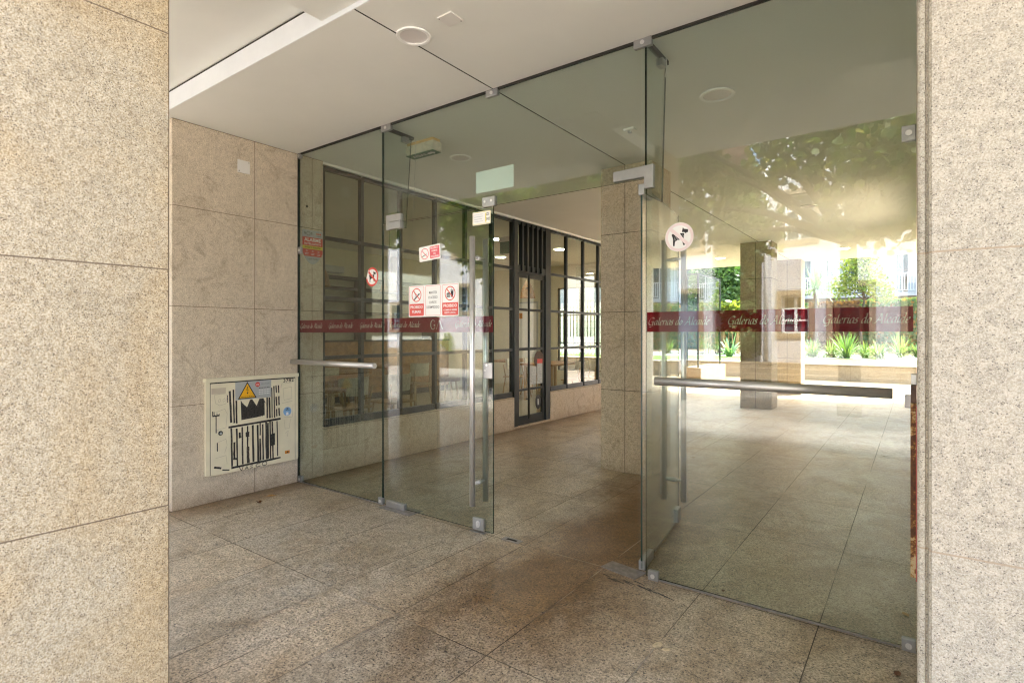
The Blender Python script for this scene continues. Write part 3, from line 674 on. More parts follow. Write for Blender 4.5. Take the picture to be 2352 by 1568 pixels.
# garden building
def apartment():
    root = thing('apartment_building', 'bright white apartment block with railed balconies behind the garden', 'building', (-6, 42, 0.47))
    x0, x1, y, z1 = -30, 10, 38.0, 12.0
    wins = [(-15.6, -14.4), (-13.6, -12.4), (-6.9, -5.2), (-4.45, -2.15), (-0.95, -0.35), (1.5, 3.5), (-19.5, -17.5)]
    zt = 3.6; b = MB()
    for zi in range(3):
        za = zt+zi*2.95; zb = za+2.35
        cur = x0
        for a, c in sorted(wins):
            b.box(cur, a, y, y+0.3, za, zb); cur = c
        b.box(cur, x1, y, y+0.3, za, zb)
        b.box(x0, x1, y, y+0.3, zb, zt+(zi+1)*2.95)
    b.box(x0, x1, y, y+0.3, 0.47, zt); b.box(x0, x1, y+1.2, y+8, 0.47, zt+8.9)
    b.build('wall', M['block_wall'], root)
    for zi in range(3):
        za = zt+zi*2.95; zb = za+2.35
        for a, c in wins:
            w_ = MB()
            for u in (a, (a+c)/2-0.03, c-0.06): w_.box(u, u+0.06, y+0.12, y+0.18, za, zb)
            w_.box(a, c, y+0.13, y+0.17, zb-0.06, zb); w_.box(a, c, y+0.13, y+0.17, za, za+0.08)
            fr = w_.build('window', M['frame_white'], root)
            g = MB(); g.box(a+0.01, c-0.01, y+0.20, y+0.22, za, zb); g.build('pane', M['winglass'], fr)
            cu = MB(); n_ = 10; cw = (c-a)*0.42
            cu.add([(a+0.08+cw*i/n_, y+0.19+0.012*(i % 2)-0.004, z) for i in range(n_+1) for z in (za+0.05, zb-0.05)], [(2*i, 2*i+2, 2*i+3, 2*i+1) for i in range(n_)])
            cu.build('curtain', M['curtain'], root)
        s = MB(); s.box(x0, x1, y-1.3, y, za-0.22, za-0.02); s.build('balcony_slab', M['block_wall'], root)
        if zi == 0:
            for (a, c) in [(-22, -11.5), (-7.2, -1.9), (-1.2, 4.0)]:
                r_ = MB()
                r_.box(a, c, y-1.28, y-1.22, za+0.98, za+1.04); r_.box(a, c, y-1.27, y-1.23, za+0.08, za+0.11)
                for q in np.arange(a, c, 0.13): r_.box(q, q+0.035, y-1.265, y-1.235, za+0.10, za+0.98)
                r_.build('railing', M['frame_white'], root)
apartment()
# plants
tree('round_tree', 'dense round green tree left of the middle column in the garden', -7.25, 26.0, 0.47, [(-7.25, 26, 3.3, 1.25), (-7.9, 25.8, 2.9, 0.9), (-6.6, 26, 2.9, 0.95), (-7.3, 25.6, 4.2, 1.1), (-6.6, 26.2, 3.9, 0.9), (-8.0, 26.2, 3.9, 0.8), (-7.1, 25.4, 2.5, 0.8)], 9000, 0.16, M['leaf_bush'], 0.10, 1.6, seed=21)
tree('slender_tree', 'small airy yellow-green tree in front of the white balconies', -1.95, 28.5, 0.47, [(-1.95, 28.5, 3.9, 0.8), (-1.5, 28.5, 3.5, 0.7), (-2.6, 28.5, 3.4, 0.65), (-1.8, 28.3, 4.7, 0.55), (-2.2, 28.5, 4.4, 0.6), (-1.1, 28.6, 3.1, 0.5)], 2600, 0.13, M['leaf_light'], 0.06, 2.3, seed=22, shell=0.1)
def blades(name, label, cat, x, y, z0, n, L, wdt, mat, seed, spread=0.9, droop=0.6, stem=0.0, part='leaves', group=None, up=0.4):
    root = thing(name, label, cat, (x, y, z0), group)
    r_ = random.Random(seed); b = MB()
    for i in range(n):
        a = r_.uniform(0, 2*math.pi); l = L*r_.uniform(0.6, 1.1); e = r_.uniform(up, 1.35)
        d = Vector((math.cos(a), math.sin(a), 0)); s_ = Vector((-d.y, d.x, 0))
        base = Vector((x, y, z0+stem))+d*r_.uniform(0, 0.08*spread)+s_*r_.uniform(-.05, .05)*spread
        pts = []; K = 5
        for j in range(K+1):
            t = j/K
            pts.append(base+d*(math.cos(e)*l*t)*spread+Vector((0, 0, 1))*(math.sin(e)*l*t-droop*l*t*t*math.cos(e)))
        vs = []
        for j, q in enumerate(pts):
            ww = wdt*(0.6+0.8*(j/K))*(1-(j/K)**3)+0.001
            vs += [q-s_*ww, q+s_*ww]
        b.add(vs, [(2*j, 2*j+1, 2*j+3, 2*j+2) for j in range(K)])
    b.build(part, mat, root)
    if stem:
        t_ = MB(); t_.path([(x, y, z0), (x+0.03, y, z0+stem*0.5), (x, y, z0+stem)], [0.09, 0.075, 0.07], 10); t_.build('stem', M['bark'], root, smooth=True)
    return root
blades('agave_plant', 'large spiky agave with broad arching leaves beside the middle column', 'agave', -5.75, 21.8, 0.47, 46, 1.05, 0.05, M['leaf_agave'], 31)
blades('agave_plant', 'second agave half hidden by the middle column', 'agave', -4.9, 22.3, 0.47, 40, 0.95, 0.045, M['leaf_agave'], 32)
blades('yucca_plant', 'tall yucca with a spiky green head beside the farthest column', 'yucca', -3.55, 27.0, 0.47, 110, 1.15, 0.03, M['leaf_agave'], 33, droop=0.35, stem=2.75, part='crown', up=-0.3)
for i, (x, y) in enumerate([(-3.7, 23.2), (-3.1, 22.9), (-2.55, 23.3), (-2.0, 22.8), (-1.5, 23.4), (-1.05, 22.9), (-0.5, 24.9), (0.05, 25.2), (-3.4, 25.0), (-2.3, 25.3), (-1.4, 25.4), (0.6, 24.5)]):
    blades('strap_leaf_plant', 'clump of arching pale green strap leaves in the row edging the lawn', 'plant', x, y, 0.46, 130, (1.15, 0.8, 1.0, 1.25, 0.75, 0.95)[i % 6], 0.016+0.003*(i % 3), M['leaf_strap'], 40+i, droop=0.55+0.25*(i % 3), group='strap leafed clumps behind the lawn')
for i, (x, y) in enumerate([(-13.2, 24.5), (-12.3, 25.0), (-11.2, 24.6), (-9.9, 25.2)]):
    blades('leafy_border_plant', 'low bright green leafy clump beside the white pebbles at the left', 'plant', x, y, 0.46, 60, 0.7, 0.03, M['leaf_strap'], 60+i, droop=0.7, group='leafy clumps under the left balcony')
# bamboo
for i, (x, y, n) in enumerate([(-7.2, 24.6, 9), (-6.6, 24.9, 9), (-6.0, 24.5, 8), (-16.5, 20.5, 10), (-15.2, 20.8, 10), (-14.0, 20.4, 10)]):
    lab = ['bamboo clump with yellow-green leaves under the round tree, left one', 'bamboo clump with yellow-green leaves under the round tree, middle one', 'bamboo clump with yellow-green leaves beside the middle column'][i] if i < 3 else 'tall bamboo screen outside the far windows of the shop'
    root = thing('bamboo_clump', lab, 'bamboo', (x, y, 0.46), None if i < 3 else 'bamboo outside the shop')
    h_ = 2.0 if i < 3 else 4.0; b = MB(); r_ = random.Random(i+70)
    bl = []
    for q in range(n):
        bx, by = x+r_.uniform(-.3, .3), y+r_.uniform(-.25, .25); tx = bx+r_.uniform(-.2, .2)
        b.tube((bx, by, 0.46), (tx, by, 0.46+h_*0.9), 0.018, 6)
        bl.append((tx, by, 0.46+h_*0.7, 0.42)); bl.append((tx, by, 0.46+h_*0.95, 0.35))
        if i > 2: bl.append((tx, by, 1.5, 0.4))
    b.build('canes', M['wood_lt'], root, smooth=True)
    V, F = leaf_cloud(bl, 1500 if i < 3 else 2200, 0.24, 70+i, 'leaf'); V = V
    cloud_obj('leaves', V, F, M['leaf_bamb'], root)
b = MB()
for q in np.arange(-19, -8.2, 0.16): b.box(q, q+0.09, 20.0, 20.03, 0.47, 2.6)
for z in (0.8, 2.3): b.box(-19, -8.2, 20.035, 20.08, z, z+0.07)
tag(b.build('slat_fence', M['frame_white']), 'white slatted fence in front of the bamboo, seen through the shop', 'fence')

# ================================================================= GLASS ENTRANCE
GT = 0.010
def clamp(parent, x, y, z, w_=0.05, h=0.055, t=0.014, name='clamp', round_=True, mat='satin'):
    """square steel clamp holding glass in the XZ plane"""
    b = MB(); b.box(x-w_/2, x+w_/2, y-t, y+t, z-h/2, z+h/2)
    o = b.build(name, M[mat], parent, bevel=0.003)
    if round_:
        c = MB(); c.disc((x, y-t-0.0045, z), 0.012, (1, 0, 0), (0, 0, 1), 20, 0, (0, -0.004, 0))
        c.build('screw', M['steel'], o)
    return o
def pane_y(name, x0, x1, z0, z1, parent, mat='glass', y=FY):
    b = MB(); t = GT/2
    b.box(x0, x1, y-t, y+t, z0, z1, 0)
    b.mi = [1, 1, 0, 1, 0, 1]
    return b.build(name, [M[mat], M['glass_edge']], parent, bevel=0)
YB = FY+GT/2+0.0008     # back face of the facade glass
def band(parent, x0, x1, texts, name='safety_band'):
    b = MB(); b.add([(x0, YB+0.0012, 1.357), (x1, YB+0.0012, 1.357), (x1, YB+0.0012, 1.466), (x0, YB+0.0012, 1.466)], [(0, 1, 2, 3)])
    o = b.build(name, M['band'], parent)
    l = MB()
    for a, c in texts: script_mb('Galerias do Alcaide', a, c, 1.395, YB+0.0002, 0.040, mb=l)
    l.build('lettering', M['script'], o)
    return o
# --- left fixed panel
lp = thing('side_screen', 'fixed clear glass panel between the granite wall and the closed door leaf', 'glass panel', (-3.95, FY, 0))
pane_y('pane', -4.53, -3.392, 0.012, 2.965, lp)
clamp(lp, -4.505, FY, 0.03); clamp(lp, -3.408, FY, 0.03)
clamp(lp, -4.51, FY, 2.10, 0.03, 0.06); clamp(lp, -4.515, FY, 2.955, 0.04, 0.04)
band(lp, -4.53, -3.394, [(-4.523, -4.193), (-4.101, -3.771), (-3.682, -3.40)])
# round dog sticker, half peeled
def dog(b, cx, cz, s, y, m, cut=True):
    # side view of a small dog facing right; s = width
    P = lambda a, c: (cx+a*s, y, cz+c*s)
    b.add([P(-.36, .13), P(-.33, .17), P(-.10, .13), P(.14, -.10), P(.10, -.13), P(-.08, -.13), P(-.20, -.20), P(-.22, -.40), P(-.29, -.40), P(-.30, -.05)], [tuple(range(10))], m)
    b.add([P(.02, .18), P(.24, .16), P(.22, -.02), P(.22, -.12)], [(0, 1, 2, 3)], m)
    b.add([P(.10, -.12), P(.20, -.10), P(.27, -.38), P(.20, -.40)], [(0, 1, 2, 3)], m)
    b.add([P(.12, .22), P(.17, .44), P(.22, .36), P(.42, .32), P(.40, .18), P(.33, .18), P(.32, .13), P(.24, .20)], [tuple(range(8))], m)
st = MB(); yf = FY-GT/2-0.0006
cx, cz, rx, rz = -3.512, 1.80, 0.074, 0.076
ang = [(-150+i*300/34) for i in range(35)]       # a torn piece is missing at the upper left
ring = lambda q, yy: [(cx+rx*q*math.cos(R(a-20)), yy, cz+rz*q*math.sin(R(a-20))) for a in ang]
st.add(ring(1, yf), [tuple(range(35))], 0)
o_ = ring(1, yf-0.0003); i_ = ring(0.80, yf-0.0003)
st.add(o_+i_, [(i, i+1, 35+i+1, 35+i) for i in range(34)], 1)
dog(st, cx, cz, 0.105, yf-0.0003, 2)
st.add([(cx-0.05, yf-0.0006, cz+0.038), (cx-0.040, yf-0.0006, cz+0.052), (cx+0.052, yf-0.0006, cz-0.035), (cx+0.043, yf-0.0006, cz-0.048)], [(0, 1, 2, 3)], 1)
o = st.build('sticker', [M['white'], M['red'], M['black']], lp); o['label'] = 'torn round red and white no-dogs sticker'
# --- transom over the doors
tr = thing('glass_transom', 'wide clear glass transom over the doorway, up to the ceiling', 'glass panel', (-2.29, FY, 2.2))
pane_y('pane', -3.387, -1.213, 2.203, 2.965, tr)
clamp(tr, -2.29, FY, 2.953, 0.10, 0.045); clamp(tr, -3.345, FY, 2.953, 0.11, 0.05); clamp(tr, -1.225, FY, 2.958, 0.105, 0.05)
b = MB(); b.box(-2.44, -2.122, FY+0.006, FY+0.012, 2.305, 2.452); o = b.build('sign_back', M['mint'], tr, bevel=0.008); o['label'] = 'blank pale green back of a sign stuck on the transom'
b = MB(); b.box(-2.37, -2.262, FY-0.014, FY+0.014, 2.198, 2.265); o = b.build('strike_plate', M['satin'], tr, bevel=0.004)
for xx in (-2.345, -2.29):
    c = MB(); c.disc((xx, FY-0.0185, 2.235), 0.009, (1, 0, 0), (0, 0, 1), 16, 0, (0, -0.004, 0)); c.build('screw', M['steel'], o)
b = MB(); b.plate([(-3.338, FY-0.016, 2.265), (-3.172, FY-0.016, 2.265), (-3.172, FY-0.016, 2.212), (-3.300, FY-0.016, 2.212), (-3.300, FY-0.016, 2.150), (-3.338, FY-0.016, 2.150)][::-1], (0, -0.032, 0)); b.build('hinge_plate', M['satin'], tr, bevel=0.002)
b = MB(); b.plate([(-1.400, FY-0.016, 2.268), (-1.163, FY-0.016, 2.276), (-1.163, FY-0.016, 2.148), (-1.214, FY-0.016, 2.148), (-1.214, FY-0.016, 2.212), (-1.400, FY-0.016, 2.212)][::-1], (0, -0.032, 0)); b.build('hinge_plate', M['satin'], tr, bevel=0.002)
# --- right fixed panel
rp = thing('side_screen', 'fixed clear glass panel beside the pale pillar, crossed by a red lettered band', 'glass panel', (-0.6, FY, 0))
pane_y('pane', -1.208, -0.003, 0.012, 2.965, rp)
clamp(rp, -1.165, FY, 0.022, 0.058, 0.055); clamp(rp, -0.028, FY, 0.022, 0.05, 0.055); clamp(rp, -0.028, FY, 2.20, 0.05, 0.065); clamp(rp, -0.022, FY, 1.06, 0.04, 0.055, round_=False)
band(rp, -1.206, -0.012, [(-1.200, -0.868), (-0.776, -0.446), (-0.353, -0.025)])
st = MB(); cx, cz, r_ = -1.020, 1.861, 0.077
st.disc((cx, yf, cz), r_, (1, 0, 0), (0, 0, 1), 40, 0)
st.disc((cx, yf-0.0003, cz), r_*0.98, (1, 0, 0), (0, 0, 1), 40, 1, rin=r_*0.80)
dog(st, cx, cz, 0.115, yf-0.0006, 2)
st.add([(cx-0.050, yf-0.0009, cz+0.036), (cx-0.038, yf-0.0009, cz+0.050), (cx+0.054, yf-0.0009, cz-0.036), (cx+0.042, yf-0.0009, cz-0.050)], [(0, 1, 2, 3)], 1)
# scratched strokes through the dog print
for i in range(9):
    a0 = cx-0.03+i*0.009; st.add([(a0, yf-0.0012, cz-0.018), (a0+0.0012, yf-0.0012, cz-0.018), (a0+0.012, yf-0.0012, cz+0.012), (a0+0.011, yf-0.0012, cz+0.012)], [(0, 1, 2, 3)], 0)
o = st.build('sticker', [M['white'], M['pale_pink'], M['black']], rp); o['label'] = 'round white no-dogs sticker with its red faded away'
# --- glass fins against the ceiling
for (x, y1_, zlo, lab) in ((-3.387, 3.20, 2.21, 'narrow hanging glass fin behind the left end of the transom'), (-1.210, 3.20, 2.12, 'narrow hanging glass fin behind the right end of the transom')):
    fn = thing('hanging_fin', lab, 'glass fin', (x, 3.0, zlo))
    b = MB(); b.plate([(x+0.005, FY+0.007, zlo), (x+0.005, y1_-0.06, zlo), (x+0.005, y1_, 2.965), (x+0.005, FY+0.007, 2.965)], (0.010, 0, 0)); b.mi = [0, 0, 1, 1, 1, 1]
    b.build('pane', [M['glass'], M['glass_edge']], fn)
    b = MB(); b.box(x-0.012, x+0.012, FY+0.02, y1_+0.02, 2.955, 2.979); b.build('channel', M['dark'], fn)
    b = MB(); b.box(x-0.02, x+0.02, y1_-0.10, y1_-0.04, 2.91, 2.954); b.build('clamp', M['satin'], fn, bevel=0.003)
# dark channel where the facade glass meets the ceiling
b = MB(); b.box(-4.54, -0.001, FY-0.010, FY+0.010, 2.967, 2.979)
tag(b.build('glazing_channel', M['dark']), 'thin dark channel along the ceiling above the glass front', 'channel')
b = MB(); b.box(-4.538, -4.532, FY-0.012, FY+0.012, 0.0, 2.966)
tag(b.build('wall_seal', M['dark']), 'dark vertical seal where the glass front meets the granite wall', 'seal')
b = MB()
rg = random.Random(9)
for i in range(14):
    x0 = -1.42+i*0.028+rg.uniform(-.01, .01); y0 = 2.80+rg.uniform(-.03, .035)-0.002*i; L = rg.uniform(0.04, 0.11)
    b.add([(x0, y0, 0.0012+i*1e-5), (x0+L, y0-0.25*L, 0.0012+i*1e-5), (x0+L*0.9, y0-0.25*L+0.008, 0.0012+i*1e-5), (x0+0.2*L, y0+0.006, 0.0012+i*1e-5)], [(0, 1, 2, 3)])
tag(b.build('scuff_marks', M['marker_thin'], origin=(-1.2, 2.8, 0)), 'dark scuffed putty marks on the floor by the open leaf hinge', 'marks', kind='stuff')
for nm, xs_ in (('left', (-4.48, -3.40)), ('right', (-1.13, -0.06))):
    b = MB(); b.box(xs_[0], xs_[1], FY-0.007, FY+0.007, 0.0015, 0.0105)
    tag(b.build('floor_seal', M['floor_plate']), 'grey sealant strip on the floor under the '+nm+' fixed glass panel', 'seal')
# --- door leaves
def tube_handle(parent, P0, dirn, z0, z1, off, thin=0.019):
    """pair of vertical tubes either side of the glass; P0 point on the glass plane, dirn = unit normal"""
    h = thing('pull_handle', None, None); h.name = 'pull_handle'
    root_loc = Vector((P0[0], P0[1], z0)); h.location = root_loc-WL(parent); h.parent = parent
    n_ = Vector(dirn)
    for s_ in (-1, 1):
        c_ = Vector((P0[0], P0[1], 0))+n_*off*s_
        b = MB(); b.tube((c_.x, c_.y, z0), (c_.x, c_.y, z1), thin, 28); b.build('tube', M['steel'], h, smooth=True)
    for z in (z0+0.145, z1-0.14):
        a_ = Vector((P0[0], P0[1], z))-n_*off; c_ = Vector((P0[0], P0[1], z))+n_*off
        b = MB(); b.tube(a_, c_, 0.010, 16); b.tube(Vector((P0[0], P0[1], z))-n_*0.02, Vector((P0[0], P0[1], z))+n_*0.02, 0.015, 16)
        b.build('standoff', M['steel'], h, smooth=True)
    return h
def sign_plate(parent, name, label, x0, x1, z0, z1, draw, mats, y=None, rot=0.0, bevel=True, base=0):
    y = yf if y is None else y
    b = MB(); r_ = 0.008
    pts = []
    for cx_, cz_, a0 in ((x1-r_, z0+r_, -90), (x1-r_, z1-r_, 0), (x0+r_, z1-r_, 90), (x0+r_, z0+r_, 180)):
        for q in range(5): t = R(a0+q*22.5); pts.append((cx_+r_*math.cos(t), y-0.0006, cz_+r_*math.sin(t)))
    b.plate(pts, (0, -0.0006, 0), base)
    draw(b)
    if rot:
        cxx, czz = (x0+x1)/2, (z0+z1)/2
        b.v = [(cxx+(a-cxx)*math.cos(rot)-(c-czz)*math.sin(rot), bb, czz+(a-cxx)*math.sin(rot)+(c-czz)*math.cos(rot)) for a, bb, c in b.v]
    o = b.build(name, mats, parent); o['label'] = label; return o
def rrect(b, x0, x1, z0, z1, y, r_, m, rin=None):
    def ring(d):
        pts = []; rr = max(r_-d, 0.0005)
        for cx_, cz_, a0 in ((x1-r_, z0+r_, -90), (x1-r_, z1-r_, 0), (x0+r_, z1-r_, 90), (x0+r_, z0+r_, 180)):
            for q in range(5): t = R(a0+q*22.5); pts.append((cx_+rr*math.cos(t), y, cz_+rr*math.sin(t)))
        return pts
    if rin is None: b.add(ring(0), [tuple(range(20))], m)
    else: b.add(ring(0)+ring(rin), [(i, (i+1) % 20, 20+(i+1) % 20, 20+i) for i in range(20)], m)
def circ_bar(b, cx, cz, rr, y, m, wd=0.007):
    b.disc((cx, y, cz), rr, (1, 0, 0), (0, 0, 1), 36, m, rin=rr-wd)
    d_ = 0.7071*(rr-wd*0.5); n_ = wd*0.38
    b.add([(cx-d_+n_, y-0.0003, cz+d_+n_), (cx-d_-n_, y-0.0003, cz+d_-n_), (cx+d_-n_, y-0.0003, cz-d_-n_), (cx+d_+n_, y-0.0003, cz-d_+n_)], [(0, 1, 2, 3)], m)
RX, UZ = (1, 0, 0), (0, 0, 1)
ll = thing('glass_door', 'closed clear glass door leaf with signs, red band and long steel pull', 'glass door', (-3.0, FY, 0))
pane_y('pane', -3.384, -2.282, 0.012, 2.196, ll)
band(ll, -3.380, -2.285, [(-3.315, -2.985), (-2.634, -2.304)])
b = MB()
y_ = YB+0.0001
b.disc((-2.855, y_, 1.412), 0.030, RX, UZ, 30, 0, rin=0.0)
b = MB(); ring_n = 40
pts_o = [(-2.850+0.026*math.cos(R(a)), y_, 1.412+0.036*math.sin(R(a))) for a in np.linspace(40, 330, ring_n)]
pts_i = [(-2.848+0.020*math.cos(R(a)), y_, 1.412+0.032*math.sin(R(a))) for a in np.linspace(40, 330, ring_n)]
b.add(pts_o+pts_i, [(i, i+1, ring_n+i+1, ring_n+i) for i in range(ring_n-1)], 0)
b.add([(-2.845, y_, 1.408), (-2.828, y_, 1.400), (-2.828, y_, 1.416)], [(0, 1, 2)], 0)
b.add([(-2.79, y_, 1.445), (-2.780, y_, 1.445), (-2.748, y_, 1.378), (-2.758, y_, 1.378)], [(0, 1, 2, 3)], 0)
b.add([(-2.79, y_, 1.445), (-2.787, y_, 1.445), (-2.812, y_, 1.378), (-2.816, y_, 1.378)], [(0, 1, 2, 3)], 0)
b.build('monogram', M['script'], ll)
tube_handle(ll, (-2.408, FY), (0, 1, 0), 0.19, 2.0, 0.070)
b = MB(); b.box(-3.336, -3.134, FY-0.017, FY+0.017, -0.001+0.004, 0.05); b.build('floor_hinge', M['satin'], ll, bevel=0.003)
b = MB(); b.box(-3.296, -3.172, FY-0.020, FY+0.020, 2.152, 2.208); b.build('top_hinge', M['satin'], ll, bevel=0.003)
b = MB(); b.box(-2.457, -2.359, FY-0.012, FY+0.012, 0.010, 0.092); o = b.build('lock', M['satin'], ll, bevel=0.003)
b = MB(); b.disc((-2.405, FY-0.019, 0.055), 0.016, RX, UZ, 24, 0, (0, -0.006, 0), ry=0.024); b.box(-2.410, -2.400, FY-0.026, FY-0.019, 0.035, 0.062); b.build('lock_cylinder', M['steel'], o)
b = MB(); b.box(-2.363, -2.284, FY-0.012, FY+0.012, 1.045, 1.152); o = b.build('latch', M['satin'], ll, bevel=0.003)
b = MB(); b.disc((-2.345, FY-0.0165, 1.10), 0.007, RX, UZ, 16, 0, (0, -0.004, 0)); b.build('screw', M['steel'], o)
b = MB(); b.disc((-2.33, FY-0.0165, 1.135), 0.009, RX, UZ, 16, 0, (0, -0.004, 0)); b.build('screw', M['steel'], o)
# three-part rule sign
def d3(b):
    y1 = yf-0.0010; y2 = y1-0.0003; y3 = y2-0.0003
    for (a, c) in ((-3.083, -2.930), (-2.914, -2.761), (-2.745, -2.592)):
        rrect(b, a, c, 1.478, 1.697, y1, 0.010, 1, rin=0.0022)
    for (a, c) in ((-3.083, -2.930), (-2.745, -2.592)):
        b.add([(a+0.001, y2, 1.482), (a+0.004, y2, 1.479), (c-0.004, y2, 1.479), (c-0.001, y2, 1.482), (c-0.001, y2, 1.568), (a+0.001, y2, 1.568)], [tuple(range(6))], 1)
    text_mb('PROIBIDO', (-3.0065, y3, 1.543), RX, UZ, 0.0205, 0.128, 0.02, mb=b, m=0)
    text_mb('FUMAR', (-3.0065, y3, 1.508), RX, UZ, 0.0205, 0.095, 0.02, mb=b, m=0)
    text_mb('PROIBIDO', (-2.6685, y3, 1.545), RX, UZ, 0.0205, 0.128, 0.02, mb=b, m=0)
    text_mb('COMER E BEBER', (-2.6685, y3, 1.515), RX, UZ, 0.0115, 0.128, 0.02, mb=b, m=0)
    text_mb('NESTE LOCAL', (-2.6685, y3, 1.495), RX, UZ, 0.0115, 0.108, 0.02, mb=b, m=0)
    for i, t in enumerate(('MANTER', 'O ACESSO', 'LIVRE E', 'DESIMPEDIDO')):
        text_mb(t, (-2.8375, y2, 1.645-i*0.0355), RX, UZ, 0.0185, (0.078, 0.092, 0.070, 0.128)[i], 0.004, mb=b, m=2)
    circ_bar(b, -3.0065, 1.633, 0.051, y3, 1)
    circ_bar(b, -2.6685, 1.633, 0.051, y3, 1)
    # cigarette
    b.add([(-3.035, y2, 1.602), (-3.029, y2, 1.594), (-2.972, y2, 1.640), (-2.978, y2, 1.648)], [(0, 1, 2, 3)], 2)
    for i in range(10):
        t = i/9; xx = -3.022+0.007*math.sin(t*6); zz = 1.618+0.042*t
        b.add([(xx-0.0016, y2, zz), (xx+0.0016, y2, zz), (xx+0.0016+0.002*math.cos(t*6), y2, zz+0.005), (xx-0.0016+0.002*math.cos(t*6), y2, zz+0.005)], [(0, 1, 2, 3)], 2)
    # burger and cup
    for k_, (za, zb) in enumerate(((1.606, 1.612), (1.614, 1.619), (1.621, 1.625))):
        b.add([(-2.702, y2, za), (-2.666, y2, za), (-2.666, y2, zb), (-2.702, y2, zb)], [(0, 1, 2, 3)], 2)
    pt = [(-2.684+0.019*math.cos(R(a)), y2, 1.627+0.011*math.sin(R(a))) for a in range(0, 181, 20)]
    b.add(pt, [tuple(range(len(pt)))], 2)
    b.add([(-2.658, y2, 1.606), (-2.640, y2, 1.606), (-2.636, y2, 1.650), (-2.662, y2, 1.650)], [(0, 1, 2, 3)], 2)
    b.add([(-2.664, y2, 1.652), (-2.634, y2, 1.652), (-2.634, y2, 1.656), (-2.664, y2, 1.656)], [(0, 1, 2, 3)], 2)
    b.add([(-2.652, y2, 1.656), (-2.649, y2, 1.656), (-2.655, y2, 1.668), (-2.658, y2, 1.668)], [(0, 1, 2, 3)], 2)
sign_plate(ll, 'rule_sign', 'white sign with three panels: PROIBIDO FUMAR, MANTER O ACESSO LIVRE E DESIMPEDIDO, PROIBIDO COMER E BEBER', -3.090, -2.586, 1.471, 1.703, d3, [M['white'], M['red'], M['black']])
def d1(b):
    y1 = yf-0.0010; y2 = y1-0.0003; y3 = y2-0.0003
    cx, cz = -2.871, 1.936
    rrect(b, cx+0.003, cx+0.098, cz-0.043, cz+0.043, y1, 0.006, 1)
    for i, (t, w_) in enumerate((('PROIBIDO', 0.080), ('FUMAR', 0.058), ('OU', 0.024), ('FOGUEAR', 0.078))):
        text_mb(t, (cx+0.050, y2, cz+0.030-i*0.0205), RX, UZ, 0.0125, w_, 0.015, mb=b, m=0)
    circ_bar(b, cx-0.050, cz, 0.041, y2, 1, 0.005)
    b.add([(cx-0.076, y1, cz-0.021), (cx-0.030, y1, cz-0.006), (cx-0.031, y1, cz-0.002), (cx-0.077, y1, cz-0.015)], [(0, 1, 2, 3)], 2)
sign_plate(ll, 'rule_sign', 'small tilted white and pink no smoking sign reading PROIBIDO FUMAR OU FOGUEAR', -2.979, -2.763, 1.882, 1.990, d1, [M['white'], M['red2'], M['black']], rot=0.07)
def d2(b):
    y1 = yf-0.0010; y2 = y1-0.0003
    rrect(b, -2.457, -2.304, 2.090, 2.171, y1, 0.003, 1, rin=0.003)
    text_mb('Administração a cargo de', (-2.405, y1, 2.157), RX, UZ, 0.006, 0.080, 0.0, mb=b, m=3)
    for i in range(1, 4): b.add([(-2.445, y1, 2.156-i*0.016), (-2.375+0.006*(i % 2), y1, 2.156-i*0.016), (-2.375+0.006*(i % 2), y1, 2.1585-i*0.016), (-2.445, y1, 2.1585-i*0.016)], [(0, 1, 2, 3)], 3)
    text_mb('SÓ', (-2.330, y1, 2.150), RX, UZ, 0.018, 0.026, 0.02, mb=b, m=2)
    text_mb('TINO', (-2.328, y1, 2.118), RX, UZ, 0.020, 0.040, 0.01, mb=b, m=2)
    b.add([(-2.347, y2, 2.10), (-2.339, y2, 2.10), (-2.339, y2, 2.16), (-2.347, y2, 2.16)], [(0, 1, 2, 3)], 1)
sign_plate(ll, 'company_sticker', 'small yellow edged white sticker in the top corner of the closed leaf', -2.460, -2.301, 2.086, 2.175, d2, [M['white'], M['yellow2'], M['black'], M['sign_grey']])

# open right leaf, swung inward
H0 = Vector((-1.262, 2.965, 0)); H1 = Vector((-1.389, 3.925, 0)); dl = (H1-H0).normalized(); nl = Vector((dl.y, -dl.x, 0))
rl = thing('glass_door', 'open clear glass door leaf swung inward beside the lettered panel', 'glass door', H0)
b = MB(); t = GT/2
c4 = [H0-nl*t, H0+nl*t, H1+nl*t, H1-nl*t]
b.add([(c.x, c.y, 0.012) for c in c4]+[(c.x, c.y, 2.196) for c in c4], [(0, 3, 2, 1), (4, 5, 6, 7), (0, 1, 5, 4), (1, 2, 6, 5), (2, 3, 7, 6), (3, 0, 4, 7)])
b.mi = [1, 1, 1, 0, 1, 0]
b.build('pane', [M['glass'], M['glass_edge']], rl)
hp = H0+dl*0.80
tube_handle(rl, (hp.x, hp.y), nl, 0.19, 2.0, 0.070)
def obox(c, half_d, half_n, z0, z1, name, mat, parent):
    b = MB(); q = [c-dl*half_d-nl*half_n, c-dl*half_d+nl*half_n, c+dl*half_d+nl*half_n, c+dl*half_d-nl*half_n]
    b.add([(v.x, v.y, z0) for v in q]+[(v.x, v.y, z1) for v in q], [(0, 3, 2, 1), (4, 5, 6, 7), (0, 1, 5, 4), (1, 2, 6, 5), (2, 3, 7, 6), (3, 0, 4, 7)])
    return b.build(name, mat, parent, bevel=0.003)
obox(H0+dl*0.10, 0.10, 0.018, 0.004, 0.058, 'floor_hinge', M['satin'], rl)
obox(H0+dl*0.08, 0.085, 0.018, 2.135, 2.198, 'top_hinge', M['satin'], rl)
obox(H0+dl*0.915, 0.05, 0.020, 0.012, 0.105, 'lock', M['satin'], rl)

